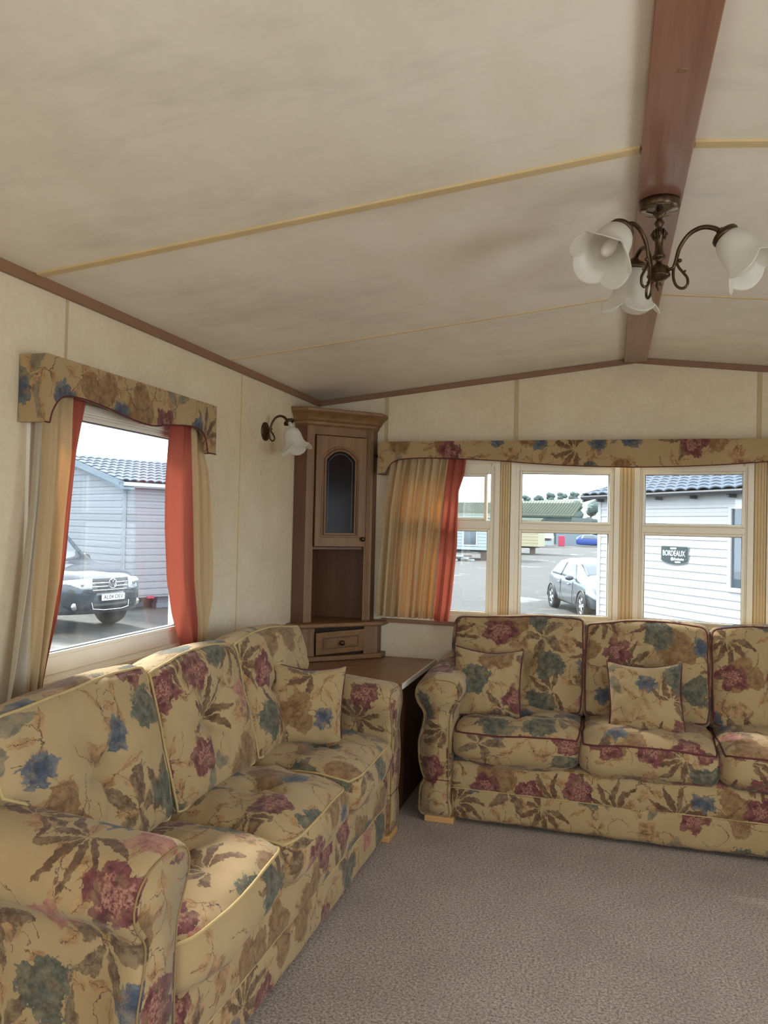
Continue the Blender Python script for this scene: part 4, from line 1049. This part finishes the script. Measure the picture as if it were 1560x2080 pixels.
# name plate
sg = empty('name_plate', (1.45, 13.68, GZ0), 0, 'dark name plate with white lettering on the white mobile home', 'sign'); sg.parent = None
def onwall(px_x, z): return TB @ Matrix.Translation((px_x, -.022, z)) @ Matrix.Rotation(PI/2, 4, 'X')
sc_x, sc_z = 2.46, 1.585
P_ = [(-.36, .15), (-.34, .165), (.34, .165), (.36, .15), (.36, -.10), (.30, -.135), (.15, -.165), (0, -.175), (-.15, -.165), (-.30, -.135), (-.36, -.10)]
MB().prism([(x*1.06, y*1.08) for x, y in P_], .0, .006, onwall(sc_x, sc_z)).build('rim', M['alloy'], sg)
MB().prism(P_, .006, .014, onwall(sc_x, sc_z)).build('plate', M['sign'], sg)
text('lettering', 'BORDEAUX', .15, M['white'], onwall(sc_x, sc_z) @ Matrix.Translation((-.01, .03, .016)), sg, sx=.78)
text('lettering', 'Exclusive', .075, M['white'], onwall(sc_x, sc_z) @ Matrix.Translation((.13, -.075, .016)), sg, shear=.3)
MB().lathe([(0, .003), (.035, .003), (.035, 0)], 16, onwall(sc_x, sc_z) @ Matrix.Translation((-.05, -.075, .014))).build('round_mark', M['white'], sg)
MB().box(-.10, .06, .115, .145, .014, .018, onwall(sc_x, sc_z)).build('small_line', M['white'], sg, label='small white line of print')
MB().box(.03, .18, -.145, -.118, .014, .018, onwall(sc_x, sc_z)).build('small_line', M['white'], sg, label='small white line of print')
for q in (.11, -.07): MB().lathe([(0, .004), (.010, .004), (.010, 0)], 10, onwall(sc_x, sc_z) @ Matrix.Translation((.325, q, .014))).build('screw', M['alloy'], sg)
# --- vehicles
def wheel(o, x, y, r, w, side, spokes=5):
    T = Matrix.Translation((x, y, r)) @ Matrix.Rotation(-side*PI/2, 4, 'X')
    MBk = MB().lathe([(r*.66, w), (r*.72, w*1.02), (r*.95, w), (r, w*.8), (r, w*.1), (r*.9, 0), (r*.5, 0)], 32, T); wh = MBk.build('wheel', M['tyre'], o, smooth=True)
    b = MB().lathe([(r*.68, w*.9), (r*.62, w*.95), (r*.60, w*.7), (r*.55, w*.55)], 32, T); b.lathe([(0, w*.95), (r*.13, w*.95), (r*.14, w*.6)], 12, T)
    for k in range(spokes):
        for q in (-.13, .13):
            a = 2*PI*k/spokes+q; b.tube([T @ Vector((r*.08*math.cos(a), r*.08*math.sin(a), w*.9)), T @ Vector((r*.63*math.cos(a), r*.63*math.sin(a), w*.9))], r*.045, 6)
    b.build('rim', M['alloy'], wh, smooth=True)
    MB().lathe([(0, w*.5), (r*.6, w*.5)], 20, T).build('spoke_shade_disc', M['plastic'], wh)  # black disc paints the shade behind the spokes
    MB().tube([(x+r*1.15*math.cos(PI*k/14), y+side*(w-.012), r+r*1.15*math.sin(PI*k/14)) for k in range(15)], r*.06, 6).build('wheel_arch', M['plastic'], o, smooth=True)
def vehicle(name, loc, rz, stn, paint, glz, wins, label, cat):
    o = empty(name, (loc[0], loc[1], GZ0-(.20 if name == 'hatchback' else 0)), rz, label, cat)
    def at(x, t):
        # t : 0 keel, 1 sill, 2 flank, 3 belt, 4 roof edge, 5 roof centre
        for s0, s1 in zip(stn, stn[1:]):
            if x <= s1[0]: break
        q = max(0, min(1, (x-s0[0])/(s1[0]-s0[0]))); S_ = [a+(c-a)*q for a, c in zip(s0, s1)]
        _, zb, zs, w, zt, wt = S_
        R = [(0, zb), (w*.92, zb), (w, zb+(zs-zb)*.45), (w*.985, zs), (wt, zt-.015), (0, zt+.02)]
        i = min(int(t), 4); f = t-i; return (R[i][0]+(R[i+1][0]-R[i][0])*f, R[i][1]+(R[i+1][1]-R[i][1])*f)
    b = MB(); V = []; m = 11
    ts = [0, 1, 1.5, 2, 2.6, 3, 3.5, 4, 4.4, 4.7, 5]
    xs = [s[0] for s in stn]
    for x in xs:
        half = [at(x, t) for t in ts]
        ring = [(y, z) for y, z in half]+[(-y, z) for y, z in half[::-1][1:-1]]
        V += [Vector((x, y, z)) for y, z in ring]
    n_ = 2*len(ts)-2
    F = [(j*n_+i, j*n_+(i+1) % n_, (j+1)*n_+(i+1) % n_, (j+1)*n_+i) for j in range(len(xs)-1) for i in range(n_)]
    F += [tuple(range(n_)), tuple(range((len(xs)-1)*n_, len(xs)*n_))[::-1]]
    body = b.add(V, F).build('body', paint, o, smooth=True, fixn=True)
    md = body.modifiers.new('sub', 'SUBSURF'); md.levels = md.render_levels = 2
    for nm, xa, xb, ta, tb_, xc, xd, sides in wins:
        for sd in sides:
            b = MB(); nu, nv = 8, 5
            def fn(u, v):
                x = (xa+(xb-xa)*u)*(1-v)+(xc+(xd-xc)*u)*v; t = ta+(tb_-ta)*v; y, z = at(x, t)
                return Vector((x, sd*(y+.004), z+.004))
            b.grid(fn, nu, nv).build(nm, glz, o, smooth=True, solid=.004)
    return o, at
hs = [(0, .4, .80, .62, .92, .50), (.10, .28, .92, .78, 1.08, .56), (.45, .22, .96, .86, 1.36, .58), (1.2, .20, .95, .90, 1.46, .60), (2.0, .20, .93, .90, 1.46, .60), (2.55, .20, .93, .90, 1.30, .60),
      (3.15, .20, .93, .89, 1.00, .66), (3.6, .20, .88, .88, .93, .60), (4.05, .22, .74, .82, .80, .56), (4.25, .28, .60, .68, .66, .48), (4.30, .36, .52, .55, .58, .40)]
rw, fw = Vector((.15, 18.3)), Vector((1.05, 15.85)); hd = (fw-rw).normalized()
ov = rw-hd*.80+Vector((-hd.y, hd.x))*(-.0)
# the near (camera side) wheels stand on that line; the car's centre line lies .85 further right
lat = Vector((hd.y, -hd.x)) if Vector((hd.y, -hd.x)).x > 0 else Vector((-hd.y, hd.x))
ov += Vector((-hd.y, hd.x))*.85
hb, at_ = vehicle('hatchback', (ov.x, ov.y), math.atan2(hd.y, hd.x), hs, M['silver'], M['glassdark'],
    [('side_window', .62, 1.62, 3.08, 3.88, .85, 1.55, (1, -1)), ('side_window', 1.68, 2.95, 3.08, 3.88, 1.62, 2.25, (1, -1))],
    'silver grey hatchback parked in the yard beyond the front bay window', 'car')
def screen(o, at, xa, xb, mat, nm='windscreen', wl=.93):
    b = MB()
    def fn(u, v):
        x = xa+(xb-xa)*v; yy, zt = at(x, 4); _, zc_ = at(x, 5); s = (u*2-1)*wl
        return Vector((x+.004, yy*s, zt+(zc_-zt)*(1-abs(s))+.012))
    b.grid(fn, 10, 6).build(nm, mat, o, smooth=True, solid=.004)
screen(hb, at_, 3.10, 2.28, M['glassdark'])
for sd in (1, -1):
    wheel(hb, .80, sd*.70, .33, .20, sd); wheel(hb, 3.42, sd*.70, .33, .20, sd)
    MB().lathe([(0, -.09), (.07, -.06), (.09, 0), (.07, .06), (0, .09)], 14, Matrix.Translation((2.75, sd*.99, .98)) @ Matrix.Diagonal((.7, 1.3, .8, 1))).build('door_mirror', M['silver'], hb, smooth=True)
    for x in (1.45, 2.30): MB().tube([(x, sd*.905, .80), (x+.2, sd*.91, .80)], .016, 6).build('door_handle', M['silver'], hb)
    for x in (1.66, 2.72): MB().tube([(x, sd*.902, .30), (x, sd*.906, .60), (x, sd*.892, .90)], .006, 4).build('door_gap', M['plastic'], hb, label='dark gap between the doors')
    b = MB(); b.grid(lambda u, v: Vector((3.72+.44*u, sd*(at_(3.72+.44*u, 3.0-.55*v)[0]+.012), at_(3.72+.44*u, 3.0-.55*v)[1]-.015)), 6, 3).build('headlamp', M['lampglass'], hb, smooth=True, solid=.01)
MB().box(4.26, 4.31, -.45, .45, .28, .44).build('grille', M['plastic'], hb)
# pickup
ps = [(0, .55, 1.10, .92, 1.16, .86), (1.75, .50, 1.12, .94, 1.18, .88), (1.80, .50, 1.14, .95, 1.72, .74), (2.2, .50, 1.14, .95, 1.80, .74), (3.1, .50, 1.14, .95, 1.78, .72), (3.75, .50, 1.12, .95, 1.22, .80), (4.1, .50, 1.08, .95, 1.18, .78),
      (4.8, .46, .98, .94, 1.12, .72), (5.02, .42, .90, .88, 1.04, .64), (5.16, .40, .80, .70, .96, .52), (5.22, .42, .74, .50, .90, .40)]
ph_ = math.radians(-12.6); nose = Vector((-6.93, 7.75)); hv = Vector((math.cos(ph_), math.sin(ph_))); po = nose-hv*5.22
pu, atp = vehicle('pickup_truck', (po.x, po.y), ph_, ps, M['navy'], M['glassdark'], [('side_window', 1.98, 3.45, 3.1, 3.85, 2.1, 3.1, (1, -1))],
    'dark blue pickup truck parked nose on outside the left wall window', 'truck')
screen(pu, atp, 3.72, 3.15, M['glassdark'])
for sd in (1, -1):
    wheel(pu, 1.0, sd*.72, .38, .24, sd); wheel(pu, 4.25, sd*.74, .38, .24, sd)
    MB().lathe([(0, -.11), (.08, -.08), (.11, 0), (.08, .08), (0, .11)], 12, Matrix.Translation((3.25, sd*1.08, 1.22))).build('door_mirror', M['plastic'], pu, smooth=True)
    def hl(u, v, sd=sd):
        yy = .42+.50*u; xx = 5.20-.40*((yy-.36)/.6)**2.1*1.0+.012; z = .995-.045*u-(.20-.05*u)*(1-v)
        return Vector((xx, sd*yy, z))
    h = MB().grid(hl, 10, 4).build('headlamp', M['lampglass'], pu, smooth=True, solid=.02)
    for (yy, r_) in ((.56, .065), (.74, .06)):
        MB().lathe([(0, .02), (r_*.5, .018), (r_, .0)], 16, Matrix.Translation((5.20-.40*((yy-.36)/.6)**2.1+.012, sd*yy, .885)) @ Matrix.Rotation(PI/2, 4, 'Y')).build('lamp_bowl', M['chrome'], h, smooth=True)
    MB().tube([hl(u/8, 0) for u in range(9)], .008, 6).build('lamp_trim', M['chrome'], h)
    fg = MB().lathe([(0, .02), (.05, .02), (.065, .012), (.07, .0)], 20, Matrix.Translation((5.12, sd*.70, .50)) @ Matrix.Rotation(PI/2, 4, 'Y')).build('fog_lamp', M['chrome'], pu, smooth=True)
def bx_(u, z, off=.0): return Vector((5.235-.33*abs(u/.9)**2.3+off, u, z))
b = MB(); b.grid(lambda u, v: bx_(-.92+1.84*u, .36+.38*v, .02*math.sin(v*PI)), 24, 6).build('bumper', M['navy'], pu, smooth=True, solid=.05)
b = MB(); b.grid(lambda u, v: bx_(-.42+.84*u, .775+.20*v, .0), 16, 2).build('grille', M['plastic'], pu, smooth=True, solid=.03)
for z in (.84, .905, .775):
    MB().tube([bx_(-.42+.84*k/14, z, .012) for k in range(15)], .009, 6).build('grille_bar', M['chrome'], pu)
b = MB(); b.grid(lambda u, v: bx_(-.40+.80*u, .44+.10*v, .035), 16, 2).build('lower_grille', M['plastic'], pu, smooth=True, solid=.02)
MB().tube([bx_(-.42, .56, .04), bx_(-.40, .45, .05), bx_(-.2, .425, .05), bx_(.2, .425, .05), bx_(.40, .45, .05), bx_(.42, .56, .04)], .008, 6).build('lower_chrome_bar', M['chrome'], pu)
BD = Matrix.Translation((5.262, 0, .885)) @ Matrix(((0, 0, 1, 0), (1, 0, 0, 0), (0, 1, 0, 0), (0, 0, 0, 1)))
bd = MB().tube([BD @ Vector((.085*math.cos(2*PI*k/28), .085*math.sin(2*PI*k/28), 0)) for k in range(28)], .008, 6, closed=True).build('badge', M['chrome'], pu, smooth=True, label='round chrome badge of stacked V and W strokes')
MB().lathe([(0, -.004), (.082, -.004)], 24, BD).build('badge_back', M['plastic'], bd)
for pts in ([(-.034, .072), (0, .008), (.034, .072)], [(-.070, .040), (-.036, -.066), (0, -.004), (.036, -.066), (.070, .040)]):
    MB().tube([BD @ Vector((x, y, .004)) for x, y in pts], .007, 6).build('badge_stroke', M['chrome'], bd)
NP = Matrix.Translation((5.285, 0, .645)) @ Matrix(((0, 0, 1, 0), (1, 0, 0, 0), (0, 1, 0, 0), (0, 0, 0, 1)))
npl = MB().box(-.26, .26, -.057, .057, 0, .008, NP).build('number_plate', M['white'], pu, bevel=.004, label='white number plate')
text('lettering', 'AL04 DEV', .105, M['blackp'], NP @ Matrix.Translation((0, 0, .010)), npl, ext=.001, sx=.98)
# --- things far across the yard
def far_home(loc, d, L, D, H, z0, mat, label, wins=(), roofmat=None, boards=0, rise=.35, group=None, name='static_caravan'):
    o = empty(name, (loc[0], loc[1], GZ0), 0, label, 'caravan', group); T = frame2((0, 0), d)
    MB().box(0, L, 0, D, z0, H, T).build('body', mat, o)
    if boards:
        b = MB(); k = int((H-z0)/boards)
        for i in range(k): b.box(-.01, L+.01, -.03, .0, z0+i*boards+.02, z0+(i+1)*boards-.015, T)
        tag(b.build('siding', mat, o), kind='stuff')
    MB().prism([(-.15, H), (L+.15, H), (L+.15, H+.06), (-.15, H+.06)], -.15, D+.15, T @ XZ).build('eaves', roofmat or M['pale'], o, fixn=True)
    MB().prism([(-.15, H+.06), (D/2, H+rise), (D+.15, H+.06)], -.15, L+.15, T @ Matrix(((0, 0, 1, 0), (1, 0, 0, 0), (0, 1, 0, 0), (0, 0, 0, 1)))).build('roof', roofmat or M['barnroof'], o, fixn=True)
    for (x0, x1, a, c) in wins:
        w = MB().box(x0-.08, x1+.08, -.06, 0, a-.08, c+.08, T).build('window', M['side_white'], o); MB().box(x0, x1, -.07, -.05, a, c, T).build('pane', M['glassdark'], w)
    for k in range(3): MB().box(.5+k*(L-1.2)/2, .9+k*(L-1.2)/2, .3, .6, 0, z0, T).build('axle_stand', M['junk'], o)
    MB().box(.3, L-.3, .5, D-.5, z0-.12, z0, T).build('chassis', M['junk'], o)
    return o
far_home((-16.5, 45.6), (11.3, -2.0), 11.25, 3.4, 2.65, .62, M['pale'], 'pale static caravan across the yard behind the narrow front window', wins=[(9.55, 10.35, .95, 2.25), (2, 3.2, 1.2, 2.2)], boards=.2, rise=.30)
far_home((-13.0, 58.0), (1, -.08), 9.35, 3.2, 1.95+.6, .62, M['creamc'], 'cream static caravan end across the yard left of the silver car', boards=.25)
bl = bpy.data.objects.new('wood_pile', None); COL.objects.link(bl); bl.location = (-7.6, 41.5, GZ0); tag(bl, 'pile of timber and scrap lying under the pale far caravan', 'wood pile')
for k in range(7):
    MB().box(-1.2+.3*k*.5, .6+.3*k*.5, -.2+.1*k, .0+.1*k, .02+.12*(k % 3), .12+.12*(k % 3)).build('plank', M['junk'] if k % 2 else M['pale'], bl)
bn = empty('barn', (-27, 108, GZ0), 0, 'long dark green barn with a ribbed grey roof far across the yard', 'barn'); Tn = frame2((0, 0), (1, -.17))
MB().box(0, 24, 0, 14, 0, 3.7, Tn).build('wall', M['barn'], bn)
MB().prism([(-.4, 3.7), (5.5, 5.6), (5.5, 5.8), (-.4, 3.9)], -.3, 24.3, Tn @ Matrix(((0, 0, 1, 0), (1, 0, 0, 0), (0, 1, 0, 0), (0, 0, 0, 1)))).build('roof', M['barnroof'], bn, fixn=True)
b = MB()
for k in range(60): b.box(-.3+k*.41, -.18+k*.41, -.4, -.38, 0, 6.2, Tn @ Matrix.Translation((0, 0, 3.92)) @ Matrix.Rotation(math.atan2(1.9, 5.9)-PI/2, 4, 'X'))
tag(b.build('roof_rib', M['barnroof'], bn), kind='stuff')
# yard clutter
def crate(name, loc, sz, mat, label, cat):
    o = MB().box(-sz[0]/2, sz[0]/2, -sz[1]/2, sz[1]/2, 0, sz[2]).build(name, mat, bevel=.04, loc=(loc[0], loc[1], GZ0)); return tag(o, label, cat)
def box_trailer(loc, sz, label):
    o = empty('box_trailer', (loc[0], loc[1], GZ0), -.05, label, 'trailer'); L, D_, H_ = sz
    MB().box(0, L, 0, D_, 1.0, H_).build('body', M['fasc_w'], o)
    MB().box(.2, L-.2, .2, D_-.2, .7, 1.0).build('chassis', M['junk'], o)
    for x in (1.0, 1.9, L-2.0): MB().lathe([(0, .3), (.45, .3), (.5, .25), (.5, 0), (0, 0)], 18, Matrix.Translation((x, .3, .5)) @ Matrix.Rotation(PI/2, 4, 'X')).build('wheel', M['tyre'], o)
box_trailer((-12.5, 84), (7.9, 2.5, 1.85+.35), 'low white trailer standing before the barn')
w = tag(MB().box(0, 4.2, 0, 3, 0, 2.1).prism([(-.2, 2.1), (4.4, 2.1), (4.4, 2.2), (-.2, 2.2)], -.2, 3.2, XZ).build('shed', M['fascia'], fixn=True, loc=(-4.9, 97, GZ0)), 'grey shed at the right end of the barn', 'shed')
crate('wheelie_bin', (-3.85, 91.0), (.75, .7, 1.25), M['redp'], 'red bin standing before the grey shed', 'bin')
crate('water_tank', (-5.6, 91.5), (1.6, 1.2, 1.2), M['pale'], 'pale plastic tank left of the red bin', 'tank')
vehicle('estate_car', (-2.2, 92), -.05, hs, M['blue'], M['glassdark'], [('side_window', .62, 2.8, 3.08, 3.88, .85, 2.2, (-1, 1))], 'small blue car far across the yard beside the shed', 'car')
vehicle('van', (3.2, 101), 2.9, [(0, .4, 1.2, .9, 2.1, .85), (.1, .35, 1.25, .98, 2.3, .9), (3.2, .35, 1.25, .98, 2.3, .9), (4.0, .35, 1.2, .98, 1.4, .85), (4.6, .35, 1.0, .92, 1.1, .8), (4.7, .4, .8, .8, .9, .7)], M['fasc_w'], M['glassdark'],
    [('side_window', 2.9, 3.9, 3.08, 3.85, 2.9, 3.3, (1, -1))], 'white van far across the yard behind the blue car', 'van')
# hill with tree line
b = MB()
def hillz(u, v):
    x = -190+320*u; y = 190+150*v
    h = (v**.8)*(13.2+3.0*noise.noise(Vector((x*.018, 1.3, 0)))+2.0*max(0, min(1, (x+60)/60))) 
    return Vector((x, y, GZ0-.3+h))
b.grid(hillz, 80, 16)
tag(b.build('hill', M['hill'], smooth=True, kind='structure'), 'green hillside beyond the yard')
def tree(loc, h, w, i, label):
    o = empty('tree', loc, 0, label, 'tree' if h > 2.9 or loc[2] > 0 else 'bush', 'trees along the far hill' if loc[2] > 0 else None)
    b = MB(); rnd = random.Random(i)
    for k in range(9):
        c = Vector((rnd.uniform(-w*.35, w*.35), rnd.uniform(-w*.3, w*.3), h*rnd.uniform(.25, .85))); r = w*rnd.uniform(.22, .36)
        def mod(rr, z, a, t, c=c, k=k): q = 1+.28*noise.noise(Vector((math.cos(a)*2+k, math.sin(a)*2+i, z))); return rr*q, z*q
        b.lathe([(r*math.sin(PI*j/7)+1e-3, -r*math.cos(PI*j/7)*.8) for j in range(8)], 10, Matrix.Translation(c), mod)
    b.build('crown', M['treehaze'], o); MB().tube([(0, 0, -.5), (.1, 0, h*.5)], [w*.06, w*.04], 6).build('trunk', M['bark'], o)
rr = random.Random(4)
for i in range(8):
    u = .475+.125*i/8; p = hillz(u, .97)
    tree((p.x, p.y, p.z-.9), rr.uniform(3.0, 3.9), rr.uniform(3.7, 4.1), i, 'hazy green tree in the row along the top of the far hill')
for i, (x, y, h, w_, lb) in enumerate(((-6.6, 170, 9.2, 4.2, 'left, standing at the barn end'), (-2.6, 176, 10.4, 4.4, 'middle, above the small blue car'), (1.8, 170, 10.0, 4.2, 'right, beside the gutter of the white home'))):
    tree((x, y, GZ0), h, w_, 40+i, 'tall dark far tree, '+lb)
for i, (x, lb) in enumerate(((-4.4, 'leftmost, beside the grey shed'), (-1.4, 'middle one, behind the blue car'), (1.6, 'rightmost, behind the white van'))):
    tree((x, 130, GZ0), 2.4+.2*i, 2.3, 60+i, 'low hazy bush, '+lb)
